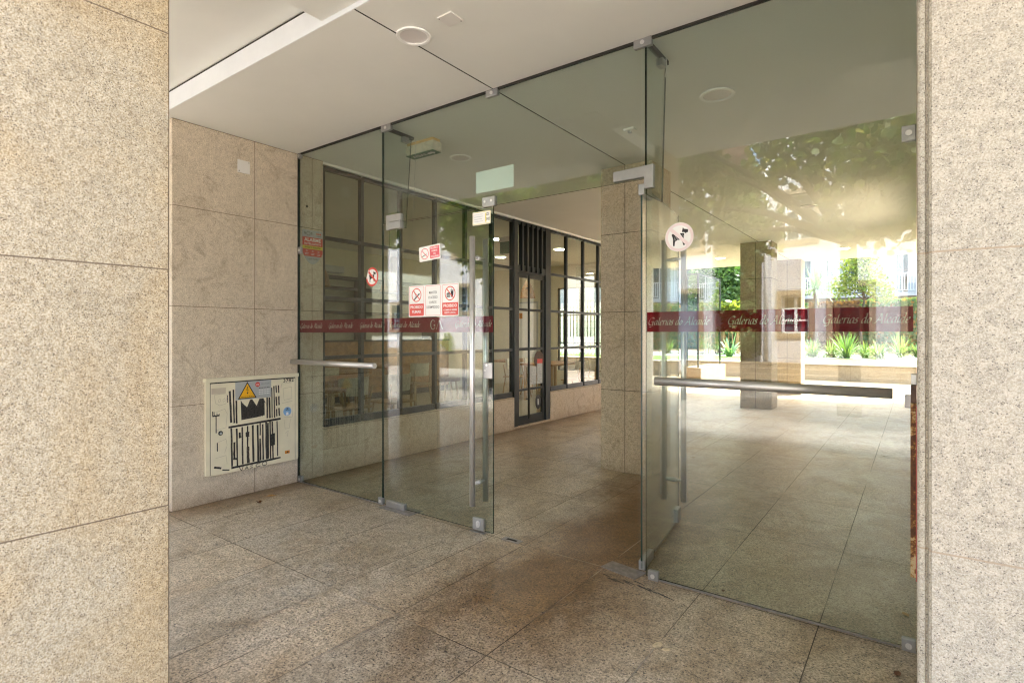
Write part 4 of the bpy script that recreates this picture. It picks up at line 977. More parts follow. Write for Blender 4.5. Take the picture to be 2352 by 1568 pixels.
# guard rails
def rail(x0, x1, label, arms):
    root = thing('guard_rail', label, 'rail', ((x0+x1)/2, 2.83, 1.095))
    b = MB(); b.tube((x0, 2.83, 1.095), (x1, 2.83, 1.095), 0.0225, 32); b.build('tube', M['steel_h'], root, smooth=True)
    for a in arms:
        b = MB(); b.tube((a, 2.8528, 1.095), (a, 2.8948, 1.095), 0.010, 14); b.build('standoff', M['steel_h'], root, smooth=True)
rail(-4.535, -3.405, 'short steel guard rail across the left fixed glass panel', (-3.50, -4.45))
rail(-1.128, -0.083, 'long steel guard rail across the right fixed glass panel', (-1.05, -0.16))
# floor closer plates and strike
b = MB()
b.plate([(-1.475, 2.875, 0.004), (-1.245, 2.835, 0.004), (-1.225, 2.95, 0.004), (-1.453, 2.985, 0.004)], (0, 0, 0.0038))
tag(b.build('closer_plate', M['floor_plate']), 'grey metal floor plate at the hinge of the open door leaf', 'floor plate')
b = MB(); b.box(-3.36, -3.02, 2.83, 2.97, 0.0003, 0.004)
tag(b.build('closer_plate', M['floor_plate']), 'grey metal floor plate at the hinge of the closed door leaf', 'floor plate')
b = MB(); b.box(-2.20, -2.06, 2.872, 2.93, 0.0003, 0.003); b.box(-2.17, -2.09, 2.89, 2.912, 0.003, 0.0036, 1)
tag(b.build('floor_strike', [M['floor_plate'], M['dark']]), 'small slotted metal floor strike beside the closed leaf', 'floor strike')
b = MB(); b.box(-2.47, -2.345, 2.87, 2.93, 0.0003, 0.003)
tag(b.build('floor_keeper', M['floor_plate']), 'thin metal keeper on the floor under the leaf lock', 'floor strike')

# ================================================================= electrical cabinet
cb = thing('electrical_cabinet', 'cream metal electrical cabinet covered in black marker drawing, on the granite wall', 'cabinet', (WX, 2.45, 0.23))
CXF = -4.44
b = MB(); b.box(WX+0.001, CXF-0.012, 2.044, 2.826, 0.236, 0.960)
b.box(CXF-0.012, CXF-0.002, 2.036, 2.068, 0.240, 0.962); b.box(CXF-0.012, CXF-0.002, 2.800, 2.826, 0.250, 0.962); b.build('body', M['cream_metal'], cb, bevel=0.002)
b = MB(); b.box(WX+0.001, CXF+0.012, 2.030, 2.830, 0.964, 0.996); b.build('cap', M['cream_metal'], cb, bevel=0.004)
b = MB(); b.box(CXF-0.0118, CXF-0.0095, 2.0685, 2.7995, 0.241, 0.9625); b.build('door_gap_shade', M['dark'], cb)  # dark sheet standing in for the shade in the door seam
b = MB(); b.box(CXF-0.009, CXF, 2.073, 2.795, 0.236, 0.954); dr = b.build('door', M['cream_metal'], cb, bevel=0.002)
SX = CXF+0.0006
def stroke(b, p, q, w_, m=0, x=SX):
    p = Vector((x, *p)); q = Vector((x, *q)); d = (q-p).normalized(); n_ = Vector((0, -d.z, d.y))*w_/2
    K = 6; r_ = random.Random(int(abs(p.y*999+q.z*777))); L = []; Rr = []
    for i in range(K+1):
        c_ = p.lerp(q, i/K); L.append(c_+n_*r_.uniform(.8, 1.15)); Rr.append(c_-n_*r_.uniform(.8, 1.15))
    b.add(L+Rr, [(i, i+1, K+2+i, K+1+i) for i in range(K)], m)
ST = {'a': [([(2.221,.888),(2.232,.634)],.0125),([(2.249,.897),(2.257,.627)],.0094),([(2.273,.806),(2.276,.622)],.0105),([(2.535,.808),(2.538,.632)],.0105),([(2.555,.806),(2.561,.63)],.0115),([(2.577,.887),(2.58,.63)],.0073),([(2.596,.899),(2.603,.629)],.0094),([(2.615,.903),(2.619,.839)],.0084),([(2.637,.903),(2.641,.837)],.0084),([(2.617,.806),(2.621,.729)],.0105),([(2.641,.809),(2.644,.732)],.0094),([(2.621,.701),(2.623,.637)],.0084),([(2.641,.707),(2.647,.638)],.0105),([(2.203,.856),(2.204,.797)],.0052)],
 'h': [([(2.21,.599),(2.658,.613)],.0125),([(2.233,.271),(2.658,.279)],.0115),([(2.098,.301),(2.154,.285)],.0115),([(2.162,.269),(2.218,.258)],.0073)],
 'b': [([(2.233,.59),(2.239,.282)],.0115),([(2.276,.581),(2.282,.28)],.0105),([(2.257,.474),(2.257,.337)],.0125),([(2.248,.342),(2.28,.336)],.0125),([(2.301,.546),(2.301,.499)],.0125),([(2.301,.511),(2.315,.508)],.0073),([(2.321,.587),(2.326,.283)],.0105),([(2.366,.59),(2.366,.418)],.0094),([(2.365,.541),(2.365,.501)],.023),([(2.369,.42),(2.371,.284)],.0188),([(2.409,.591),(2.416,.287)],.0125),([(2.452,.587),(2.458,.282)],.0125),([(2.474,.602),(2.474,.497)],.0084),([(2.473,.47),(2.476,.288)],.0105),([(2.496,.587),(2.501,.289)],.0105),([(2.526,.617),(2.532,.287)],.0136),([(2.543,.593),(2.544,.29)],.0115),([(2.561,.606),(2.567,.283)],.0094),([(2.58,.598),(2.589,.285)],.0105),([(2.596,.497),(2.596,.395)],.0136),([(2.578,.493),(2.58,.392)],.0136),([(2.625,.597),(2.631,.296)],.0084)],
 'f': [([(2.087,.739),(2.088,.699)],.0052),([(2.098,.735),(2.099,.702)],.0047),([(2.087,.702),(2.14,.704)],.0084),([(2.12,.722),(2.122,.701)],.0042),([(2.138,.716),(2.138,.703)],.0042),([(2.113,.697),(2.114,.567)],.0058),([(2.123,.489),(2.124,.421)],.0058)]}
b = MB(); kk = 0
for key, L in ST.items():
    for (p_, q_), w_ in L:
        kk += 1; stroke(b, p_, q_, w_*1.35, 1 if key in 'ab' and kk % 3 == 1 else 0, SX+kk*0.00002)
cr = [(2.309,.806),(2.327,.777),(2.362,.744),(2.388,.804),(2.406,.805),(2.443,.747),(2.468,.805),(2.503,.805),(2.524,.758),(2.512,.77),(2.514,.661),(2.449,.652),(2.315,.644)]
b.add([(SX, y, z) for y, z in cr[::-1]], [tuple(range(len(cr)))], 1)
r_ = random.Random(5)
for i in range(34):
    y0_ = 2.316+i*0.0058; zt_ = [(2.309,.80),(2.362,.744),(2.40,.80),(2.443,.747),(2.48,.80),(2.52,.78)]
    zz = np.interp(y0_, [q[0] for q in zt_], [q[1] for q in zt_])-r_.uniform(0.0, 0.03)
    stroke(b, (y0_, 0.655+r_.uniform(-.006, .02)), (y0_+r_.uniform(-.002, .002), zz), 0.0035, 0, SX+0.001)
o = b.build('marker_drawing', [M['marker'], M['marker_thin']], dr)
b = MB(); UY = (0, 1, 0)
def poly(b, pts, w_, m=0, x=SX+0.0008):
    for p_, q_ in zip(pts[:-1], pts[1:]): stroke(b, p_, q_, w_, m, x)
poly(b, [(2.296,.268),(2.315,.231),(2.330,.266)], .0052); poly(b, [(2.345,.237),(2.360,.262),(2.371,.236)], .0052); poly(b, [(2.350,.246),(2.368,.246)], .0045)
poly(b, [(2.412,.262),(2.392,.259),(2.395,.250),(2.408,.247),(2.404,.240),(2.386,.241)], .0045)
poly(b, [(2.475,.262),(2.448,.263),(2.436,.252),(2.442,.240),(2.478,.243)], .0056)
poly(b, [(2.512+.021*math.cos(R(a)), .254+.015*math.sin(R(a))) for a in range(0, 361, 30)], .0052)
b.build('signature', M['marker'], dr)
b = MB(); text_mb('3782', (SX, 2.732, 0.937), UY, UZ, 0.028, 0.100, 0.02, mb=b); b.build('number', M['marker'], dr)
b = MB()
G_ = [[(2.10,.865),(2.11,.80),(2.14,.78),(2.19,.79),(2.20,.86),(2.15,.872),(2.10,.865)], [(2.11,.73),(2.18,.75),(2.20,.71),(2.19,.60),(2.12,.59)], [(2.13,.82),(2.145,.835),(2.15,.815),(2.135,.805),(2.13,.82)], [(2.165,.82),(2.18,.835),(2.185,.815),(2.17,.805),(2.165,.82)], [(2.66,.88),(2.67,.915),(2.76,.915)], [(2.68,.87),(2.76,.88),(2.765,.78),(2.69,.77),(2.68,.87)], [(2.67,.745),(2.77,.755)], [(2.69,.62),(2.77,.615),(2.775,.72)], [(2.69,.60),(2.70,.52),(2.74,.52),(2.75,.60)], [(2.70,.48),(2.73,.50),(2.72,.45)], [(2.12,.49),(2.19,.51),(2.20,.46),(2.18,.40)], [(2.11,.37),(2.19,.38),(2.20,.31)]]
for g_ in G_: poly(b, g_, .0018)
b.build('pencil_marks', M['pencil'], dr)
b = MB(); b.add([(SX, 2.068+.01, .872), (SX, 2.19, .872), (SX, 2.19, .919), (SX, 2.078, .919)], [(0, 1, 2, 3)]); b.build('old_label_mark', plain('label_ghost', (0.60, 0.52, 0.40), 0.6), dr)
b = MB(); b.disc((SX+0.004, 2.148, .562), 0.018, UY, UZ, 24, 0, (0.004, 0, 0)); b.disc((SX+0.0045, 2.150, .560), 0.010, UY, UZ, 20, 1); b.build('lock', [M['black'], M['sign_grey']], dr)
b = MB(); x_ = SX+0.003
b.plate([(x_, 2.265, .809), (x_, 2.571, .809), (x_, 2.571, .956), (x_, 2.265, .954)], (0.0025, 0, 0), 0)
x1_ = x_+0.0004; x2_ = x_+0.0008; x3_ = x_+0.0012
b.add([(x1_, 2.285, .815), (x1_, 2.443, .815), (x1_, 2.364, .952)], [(0, 1, 2)], 1)
b.add([(x2_, 2.298, .8225), (x2_, 2.430, .8225), (x2_, 2.364, .937)], [(0, 1, 2)], 2)
b.add([(x3_, 2.366, .915), (x3_, 2.372, .915), (x3_, 2.362, .888), (x3_, 2.374, .889), (x3_, 2.368, .862), (x3_, 2.362, .862), (x3_, 2.367, .883), (x3_, 2.354, .882)], [(0, 1, 2, 7), (2, 3, 6, 7) if False else (2, 3, 5, 6)], 1)
b.add([(x3_, 2.358, .866), (x3_, 2.365, .850), (x3_, 2.373, .866)], [(0, 1, 2)], 1)
text_mb('PERIGO DE MORTE', (x3_, 2.364, .8305), UY, UZ, 0.0085, 0.105, 0.01, mb=b, m=1)
b.disc((x1_, 2.451, .924), 0.020, UY, UZ, 28, 3)
text_mb('edp', (x2_, 2.451, .924), UY, UZ, 0.010, 0.026, 0.02, mb=b, m=4)
text_mb('Distribuição', (x1_, 2.520, .927), UY, UZ, 0.0075, 0.070, 0.0, mb=b, m=5)
for i in range(4):
    for j in range(7):
        ya = 2.462+j*0.014; b.add([(x1_, ya, .890-i*0.0165), (x1_, ya+0.009, .890-i*0.0165), (x1_, ya+0.009, .896-i*0.0165), (x1_, ya, .896-i*0.0165)], [(0, 1, 2, 3)], 4 if i else 5)
o = b.build('warning_plate', [M['sign_grey'], M['black'], M['yellow'], M['red'], M['white'], M['marker_thin']], dr); o['label'] = 'grey plate with a yellow danger triangle reading PERIGO DE MORTE'
b = MB(); b.disc((SX+0.0006, 2.721, .669), 0.038, UY, UZ, 32, 0)
b.add([(SX+.001, 2.695, .675), (SX+.001, 2.72, .690), (SX+.001, 2.748, .676), (SX+.001, 2.72, .682)], [(0, 1, 2, 3)], 1); b.add([(SX+.001, 2.70, .690), (SX+.001, 2.72, .701), (SX+.001, 2.742, .690), (SX+.001, 2.72, .695)], [(0, 1, 2, 3)], 1)
b.add([(SX+.001, 2.709, .636), (SX+.001, 2.732, .636), (SX+.001, 2.730, .662), (SX+.001, 2.711, .662)], [(0, 1, 2, 3)], 2)
b.build('round_sticker', [M['blue'], M['black'], M['white']], dr)
b = MB(); b.add([(SX+.0006, 2.698, .302), (SX+.0006, 2.743, .302), (SX+.0006, 2.743, .328), (SX+.0006, 2.698, .328)], [(0, 1, 2, 3)], 0)
b.add([(SX+.001, 2.71, .308), (SX+.001, 2.722, .322), (SX+.001, 2.733, .308)], [(0, 1, 2)], 1); b.build('small_label', [M['orange'], M['brown_metal']], dr)

# shallow cabinet: real depth about 3 cm
cb.scale = (0.40, 1.0158, 1.0158); cb.location = (WX, 2.4887, 0.2123)
# blank plates, alarm label, hole
b = MB(); b.box(WX+0.001, WX+0.009, 2.338, 2.441, 2.685, 2.790); o = b.build('blank_plate', M['white_plastic'], bevel=0.002)
tag(o, 'small square white cover plate screwed high on the granite wall', 'cover plate')
c = MB()
for yy, zz in ((2.348, 2.697), (2.431, 2.778)): c.disc((WX+0.0118, yy, zz), 0.004, UY, UZ, 12, 0, (0.002, 0, 0))
c.build('screw', M['marker_thin'], o)
b = MB(); b.box(-2.00, -1.90, 2.065, 2.165, 2.971, 2.979); o = b.build('blank_plate', M['white_plastic'], bevel=0.002)
tag(o, 'square white cover plate on the ceiling beside the nearest round lamp', 'cover plate')
c = MB()
for xx, yy in ((-1.99, 2.075), (-1.91, 2.155)): c.disc((xx, yy, 2.9695), 0.003, (1, 0, 0), (0, -1, 0), 10, 0, (0, 0, -0.001))
c.build('screw', M['marker_thin'], o)
b = MB(); b.tube((WX+0.0005, 2.985, 2.52), (WX+0.0015, 2.985, 2.52), 0.012, 20)
tag(b.build('drill_hole', M['dark']), 'small dark plugged hole in the granite strip behind the glass', 'hole')
def alarm():
    x = WX+0.004; b = MB(); y0, y1 = 2.935, 3.150; zt, zm = 2.305, 2.04
    out = [(y1, zt-0.012), (y1-0.01, zt), (y0+0.01, zt), (y0, zt-0.012), (y0, 2.12)]
    bot = [(y0+(y1-y0)*t, 2.12-0.13*math.sin(math.pi*t)**0.7) for t in np.linspace(0.04, 0.96, 16)]
    P_ = [(x, a, c) for a, c in (out+bot+[(y1, 2.12)])][::-1]
    # CCW seen from +X means y right, z up
    b.plate(P_[::-1], (0.003, 0, 0), 0)
    a1 = x+0.0004; a2 = x+0.0008
    def q(z0, z1, m): b.add([(a1, y0+0.001, z0), (a1, y1-0.001, z0), (a1, y1-0.001, z1), (a1, y0+0.001, z1)], [(0, 1, 2, 3)], m)
    q(2.160, 2.238, 1); q(2.130, 2.159, 2)
    bb = [(a1, a, max(c, 2.063)) for a, c in bot if c > 2.02]
    b.add([(a1, y0+0.001, 2.129), (a1, y0+0.001, 2.10), (a1, y0+0.02, 2.063), (a1, y1-0.02, 2.063), (a1, y1-0.001, 2.10), (a1, y1-0.001, 2.129)], [tuple(range(6))], 1)
    text_mb('ALARME', (a2, 3.0425, 2.213), UY, UZ, 0.030, 0.175, 0.025, mb=b, m=3)
    text_mb('INTELIGENTE', (a2, 3.0425, 2.177), UY, UZ, 0.018, 0.175, 0.01, mb=b, m=3)
    text_mb('AVISO À POLÍCIA', (a2, 3.0425, 2.1445), UY, UZ, 0.0155, 0.170, 0.02, mb=b, m=4)
    text_mb('N', (a2, 2.963, 2.272), UY, UZ, 0.020, 0.016, 0.02, mb=b, m=4); text_mb('S', (a2, 3.032, 2.272), UY, UZ, 0.020, 0.015, 0.02, mb=b, m=4)
    b.disc((a2, 2.998, 2.272), 0.021, UY, UZ, 28, 5, rin=0.015)
    for i in range(3): b.disc((a2, 3.088+i*0.018, 2.276), 0.008, UY, UZ, 16, 1)
    b.add([(a2, 3.085, 2.256), (a2, 3.127, 2.256), (a2, 3.127, 2.259), (a2, 3.085, 2.259)], [(0, 1, 2, 3)], 4)
    for i in range(3):
        cy = 2.98+i*0.062; b.disc((a2, cy, 2.110), 0.008, UY, UZ, 16, 3, rin=0.0055)
        for j in range(2): b.add([(a2, cy-0.02+j*0.003, 2.088-j*0.012), (a2, cy+0.02-j*0.003, 2.088-j*0.012), (a2, cy+0.02-j*0.003, 2.091-j*0.012), (a2, cy-0.02+j*0.003, 2.091-j*0.012)], [(0, 1, 2, 3)], 3)
    text_mb('Ligue 16106', (a2, 3.0425, 2.038), UY, UZ, 0.013, 0.10, 0.0, mb=b, m=4)
    o = b.build('alarm_sign', [M['sign_grey'], M['red'], M['yellow2'], M['white'], M['black'], plain('mid_grey', (0.18, 0.17, 0.16), 0.5)])
    tag(o, 'shield shaped alarm notice in grey, red and yellow on the granite strip', 'sign')
alarm()

# ================================================================= rusty strip on the pale pillar's side
rs = thing('wall_guard', 'rusty painted strip with a red edge fixed to the side of the pale pillar', 'wall guard', (-0.01, 1.9, 0.64))
b = MB(); b.box(-0.0145, -0.0004, 1.90, 2.05, 0.67, 1.155); b.build('rusty_strip', M['rust'], rs, bevel=0.001)
b = MB(); b.box(-0.0022, -0.0004, 1.86, 1.898, 0.675, 1.15); b.build('red_edge', M['red_paint'], rs)
b = MB(); b.box(-0.014, -0.0004, 1.90, 2.05, 1.157, 1.205); b.build('end_bracket', M['brown_metal'], rs, bevel=0.001)
b = MB(); b.box(-0.013, -0.0004, 1.90, 1.96, 1.207, 1.235); b.build('mount', M['white_plastic'], rs, bevel=0.002)

# ================================================================= ceiling fittings
def lamp(x, y, lab, lit=False, r_=0.095, z=CEIL, group='round lamps in the passage ceiling'):
    root = thing('ceiling_lamp', lab, 'ceiling lamp', (x, y, z), group)
    b = MB(); n = 40
    for (ra, za), (rb, zb) in (((r_, z-0.001), (r_, z-0.007)), ((r_, z-0.007), (r_*0.97, z-0.010)), ((r_*0.97, z-0.010), (r_*0.80, z-0.008)), ((r_*0.80, z-0.008), (r_*0.78, z-0.0045))):
        b.add([(x+ra*math.cos(2*math.pi*i/n), y+ra*math.sin(2*math.pi*i/n), za) for i in range(n)]+[(x+rb*math.cos(2*math.pi*i/n), y+rb*math.sin(2*math.pi*i/n), zb) for i in range(n)],
              [(i, n+i, n+(i+1) % n, (i+1) % n) for i in range(n)])
    b.build('rim', M['rim'], root, smooth=True)
    b = MB(); b.disc((x, y, z-0.0035), r_*0.785, (1, 0, 0), (0, -1, 0), n, 0)
    b.build('diffuser', M['lamp_on'] if lit else M['lamp_off'], root)
    return root
lamp(-2.225, 2.12, 'unlit round ceiling lamp outside the glass front, over the dark joint')
lamp(-1.10, 3.87, 'unlit round ceiling lamp just behind the right glass panel', r_=0.115)
lamp(-3.42, 3.85, 'unlit round ceiling lamp beside the green exit light', r_=0.10)
lamp(-1.12, 7.95, 'unlit round ceiling lamp halfway along the passage', r_=0.10)
lamp(-3.45, 12.35, 'lit round ceiling lamp at the far end, left of the middle column', True, 0.11)
lamp(-1.13, 12.35, 'lit round ceiling lamp at the far end, right of the middle column', True, 0.11)
lamp(-3.45, 8.0, 'unlit round ceiling lamp outside the shop door', r_=0.10)
ex = thing('exit_light', 'old yellowed emergency light with a green SAÍDA arrow on its underside', 'exit light', (-3.38, 3.36, 2.98))
b = MB(); b.box(-3.545, -3.235, 3.295, 3.385, 2.955, 2.978); b.build('base', M['old_yellow'], ex, bevel=0.004)
b = MB(); b.box(-3.555, -3.225, 3.288, 3.395, 2.872, 2.953); b.build('housing', M['old_plastic'], ex, bevel=0.008)
b = MB(); b.box(-3.548, -3.232, 3.293, 3.390, 2.866, 2.8715)
o = b.build('sign_face', M['green'], ex)
b = MB(); text_mb('SAÍDA', (-3.43, 3.341, 2.8655), (-1, 0, 0), (0, -1, 0), 0.042, 0.155, 0.01, mb=b)
b.v = [(a, c, 2.8652) for a, c, d in b.v]
b.add([(-3.335, 3.355, 2.8652), (-3.335, 3.325, 2.8652), (-3.285, 3.325, 2.8652), (-3.285, 3.310, 2.8652), (-3.250, 3.341, 2.8652), (-3.285, 3.372, 2.8652), (-3.285, 3.355, 2.8652)], [tuple(range(7))])
b.build('sign_lettering', M['white'], o)
dt = MB(); dt.box(-1.89, -1.80, 4.07, 4.14, 2.960, 2.978); o = dt.build('motion_detector', M['white_plastic'], bevel=0.006)
tag(o, 'tiny white detector on the ceiling near the transom', 'detector')
b = MB(); b.box(-1.86, -1.835, 4.09, 4.12, 2.945, 2.959); b.build('sensor', M['sign_grey'], o, bevel=0.003)
def cable(pts, label, mat, r_=0.0015):
    b = MB(); q = [Vector(p) for p in pts]; b.path(q, [r_]*len(q), 6); return tag(b.build('cable', mat, smooth=True), label, 'cable')
cable([(-3.30, 3.17, 2.93), (-3.305, 3.16, 2.6), (-3.32, 3.15, 2.25)], 'thin pale wire dangling below the left glass fin', M['sign_grey'])
cable([(-1.17, 3.10, 2.94), (-1.165, 3.10, 2.89), (-1.175, 3.10, 2.83)], 'short white wire dangling from the right glass fin', M['white_plastic'], 0.0025)

# ================================================================= SHOP
FX = -4.575       # frame plane
sf = thing('shopfront', 'dark steel framed shop window wall with a glazed door, along the passage', 'shopfront', (FX, 7.3, 0))
rows = [0.525, 1.115, 1.690, 2.262, 2.925]
def grid(y_edges, r, part, x0=FX-0.03, x1=FX+0.02, wv=0.035, wh=0.035, botw=0.07):
    b = MB()
    for i, y in enumerate(y_edges): b.box(x0, x1, y-wv/2, y+wv/2, r[0], r[-1])
    for j, z in enumerate(r):
        hh = botw if j == 0 else wh
        for a, c in zip(y_edges[:-1], y_edges[1:]):
            zz0 = z-hh if j == 0 else z-hh/2
            if j == len(r)-1: zz0 = z-hh/2
            b.box(x0+0.003, x1-0.003, a+wv/2+0.0005, c-wv/2-0.0005, zz0, zz0+hh)
    fr = b.build(part, M['black_metal'], sf)
    g = MB(); g.box(FX-0.012, FX-0.006, y_edges[0], y_edges[-1], r[0]-0.01, r[-1]+0.01)
    g.build('pane', M['pane'], fr)
    return fr
grid([3.172, 3.63, 4.155, 4.695, 5.235, 5.77, 6.24], rows, 'window')
grid([7.20, 7.71, 8.27, 8.82, 9.37, 9.92, 10.47, 11.05], rows, 'window')
b = MB(); b.box(FX-0.06, WX-0.004, 6.245, 6.335, 0, 2.95); b.box(FX-0.06, WX-0.004, 7.06, 7.18, 0, 2.95); b.box(FX-0.06, WX-0.006, 11.03, 11.10, 0.5, 2.95); b.build('post', M['black_metal'], sf, bevel=0.003)
b = MB(); b.box(FX-0.04, WX-0.008, 6.337, 7.058, 2.225, 2.32); b.box(FX-0.04, WX-0.008, 6.337, 7.058, 2.90, 2.95)
for y in (6.43, 6.555, 6.68, 6.805, 6.93): b.box(FX-0.01, WX+0.02, y-0.02, y+0.02, 2.24, 2.93)
b.build('transom_grille', M['black_metal'], sf, bevel=0.002)
b = MB(); b.box(FX-0.05, FX-0.044, 6.337, 7.058, 2.32, 2.90); b.build('transom_pane', M['pane'], sf)
b = MB(); b.box(FX-0.03, FX+0.01, 6.34, 6.39, 0.01, 2.22); b.box(FX-0.03, FX+0.01, 7.0, 7.055, 0.01, 2.22)
for z0, z1 in ((0.01, 0.16), (2.15, 2.22), (1.10, 1.14), (1.67, 1.705), (0.52, 0.55)): b.box(FX-0.028, FX+0.008, 6.3905, 6.9995, z0, z1)
dsh = b.build('door', M['black_metal'], sf)
b = MB(); b.box(FX-0.013, FX-0.007, 6.36, 7.03, 0.05, 2.20); b.build('pane', M['pane'], dsh)
b = MB(); b.tube((FX+0.06, 6.56, 0.12), (FX+0.06, 6.56, 2.18), 0.016, 14); b.tube((FX+0.008, 6.56, 0.4), (FX+0.06, 6.56, 0.4), 0.008, 8); b.tube((FX+0.008, 6.56, 2.0), (FX+0.06, 6.56, 2.0), 0.008, 8); b.build('handle', M['black_metal'], dsh, smooth=True)
x_ = FX+0.011
b = MB(); b.disc((x_, 6.90, 0.955), 0.13, UY, UZ, 30, 0, (0.002, 0, 0)); b.build('menu_disc', [M['brown_metal']], dsh)
b = MB(); b.box(x_+0.001, x_+0.003, 6.85, 6.99, 0.90, 0.965, 1); b.box(x_+0.001, x_+0.003, 6.85, 6.99, 0.60, 0.8995, 2)
for i in range(6): b.box(x_+0.003, x_+0.0034, 6.87, 6.97, 0.86-i*0.035, 0.87-i*0.035, 4)
b.build('notice', [M['brown_metal'], M['red'], M['menu_glass'], M['black'], M['sign_grey']], dsh)
b = MB(); b.box(x_, x_+0.002, 6.63, 6.83, 0.60, 0.86); b.build('notice', M['menu_glass'], dsh)
b = MB(); b.disc((x_, 6.88, 0.33), 0.075, UY, UZ, 30, 0, (0.002, 0, 0), ry=0.11); b.box(x_+0.0002, x_+0.0012, 6.86, 6.90, 0.28, 0.37, 1); b.build('round_decal', [M['black'], M['menu_glass']], dsh)
b = MB(); b.box(-4.80, WX, 3.16, 6.243, 0, 0.452); b.box(-4.80, WX, 7.185, 11.52, 0, 0.452); 
pl = b.build('plinth', M['gran_plinth'], sf, bevel=0.004)
b = MB(); b.box(-4.80, WX-0.001, 6.244, 7.184, 0.0005, 0.035); b.build('threshold', M['gran_plinth'], sf, bevel=0.003)
b = MB(); b.box(FX-0.05, WX-0.006, 3.16, 11.05, 2.952, 2.978); b.build('head_rail', M['plaster'], sf)
b = MB(); b.box(FX-0.014, FX-0.006, 11.10, 11.42, 0.50, 2.90); b.box(-6.5, FX-0.015, 11.41, 11.418, 0.5, 2.9); b.build('corner_pane', M['pane'], sf)
# second glazed corner further back
tc = thing('glass_screen', 'small framed glass screen on a stone plinth at the far end of the passage', 'glass screen', (-4.62, 15, 0))
b = MB(); b.box(-4.95, -4.46, 14.25, 16.5, 0, 0.46); b.build('plinth', M['gran_garden'], tc, bevel=0.005)
b = MB()
for xx, yy in ((-4.85, 14.35), (-4.56, 14.35), (-4.56, 16.3)): b.box(xx-0.02, xx+0.02, yy-0.02, yy+0.02, 0.461, 2.9)
b.box(-4.83, -4.58, 14.34, 14.36, 2.86, 2.9); b.box(-4.57, -4.55, 14.37, 16.28, 2.86, 2.9); b.box(-4.83, -4.58, 14.34, 14.36, 1.9, 1.93); b.build('frame', M['black_metal'], tc)
b = MB(); b.box(-4.83, -4.58, 14.346, 14.354, 0.47, 2.86); b.box(-4.564, -4.556, 14.37, 16.28, 0.47, 2.86); b.build('pane', M['pane'], tc)

# interior room
b = MB()
b.box(-9.2, -9.05, 3.0, 11.6, 0, CEIL); b.box(-9.05, -4.87, 3.0, 3.15, 0, CEIL)
b.box(-9.05, -8.45, 11.45, 11.6, 0, CEIL); b.box(-8.45, -7.6, 11.45, 11.6, 2.12, CEIL); b.box(-7.6, -7.05, 11.45, 11.6, 0, CEIL); b.box(-7.05, -4.62, 11.45, 11.6, 2.45, CEIL); b.box(-7.05, -4.81, 11.45, 11.6, 0, 0.45)
tag(b.build('shop_walls', M['cream_wall'], origin=(-7, 7, 0)), 'cream inner walls of the shop seen through its windows', 'wall')
b = MB(); b.box(-9.05, -4.80, 3.15, 11.45, 0.001, 0.02)
tag(b.build('shop_floor', M['shop_floor']), 'smooth beige floor inside the shop', 'floor', kind='structure')
b = MB(); b.box(-9.04, -8.90, 3.2, 9.6, 0.14, 1.18); b.box(-9.04, -8.92, 3.2, 9.6, 0.02, 0.14, 1); b.box(-9.04, -8.87, 3.2, 9.6, 1.18, 1.215, 1)
tag(b.build('wood_panelling', [M['wood'], M['shop_dark']]), 'brown wood wainscot along the back wall of the shop', 'panelling')
b = MB()
for z in (1.50, 1.72, 1.95, 2.18, 2.38): b.box(-9.04, -8.72, 3.2, 8.9, z, z+0.045)
for y in (3.2, 5.1, 7.0, 8.86): b.box(-9.04, -8.72, y, y+0.04, 1.22, 2.45)
tag(b.build('wall_shelves', M['shop_dark']), 'dark horizontal shelves on the back wall inside the shop', 'shelves')
b = MB(); b.box(-8.75, -8.55, 4.2, 6.4, 2.46, 2.58)
tag(b.build('ceiling_duct', M['sign_grey']), 'grey horizontal duct under the shop ceiling', 'duct')
ds = thing('inner_door', 'pale door with a small orange WC label inside the shop', 'door', (-8.0, 11.43, 0.02))
b = MB(); b.box(-8.42, -7.63, 11.46, 11.50, 0.02, 2.10); b.build('leaf', M['white_wall'], ds)
b = MB(); b.box(-8.46, -8.42, 11.42, 11.448, 0.02, 2.14); b.box(-7.63, -7.59, 11.42, 11.448, 0.02, 2.14); b.box(-8.42, -7.63, 11.42, 11.448, 2.10, 2.14); b.build('frame', M['sign_grey'], ds)
b = MB(); b.tube((-7.74, 11.455, 1.02), (-7.74, 11.42, 1.02), 0.012, 10); b.tube((-7.74, 11.42, 1.02), (-7.86, 11.42, 1.02), 0.010, 10); b.build('handle', M['steel'], ds, smooth=True)
b = MB(); b.box(-8.18, -8.08, 11.452, 11.458, 1.72, 1.86); o = b.build('label', M['orange'], ds)
b = MB(); text_mb('WC', (-8.13, 11.4505, 1.79), RX, UZ, 0.035, 0.06, 0.0, mb=b); b.build('label_text', M['black'], o)
gw = thing('rear_window', 'black gridded rear window of the shop looking onto bamboo', 'window', (-5.8, 11.5, 0.45))
b = MB()
for x in np.linspace(-7.03, -4.66, 5): b.box(x-0.02, x+0.02, 11.50, 11.54, 0.455, 2.445)
for z in (0.47, 1.12, 1.78, 2.43): b.box(-7.03, -4.66, 11.503, 11.537, z-0.015, z+0.015)
b.build('frame', M['black_metal'], gw)
b = MB(); b.box(-7.03, -4.66, 11.517, 11.523, 0.46, 2.44); b.build('pane', M['pane'], gw)
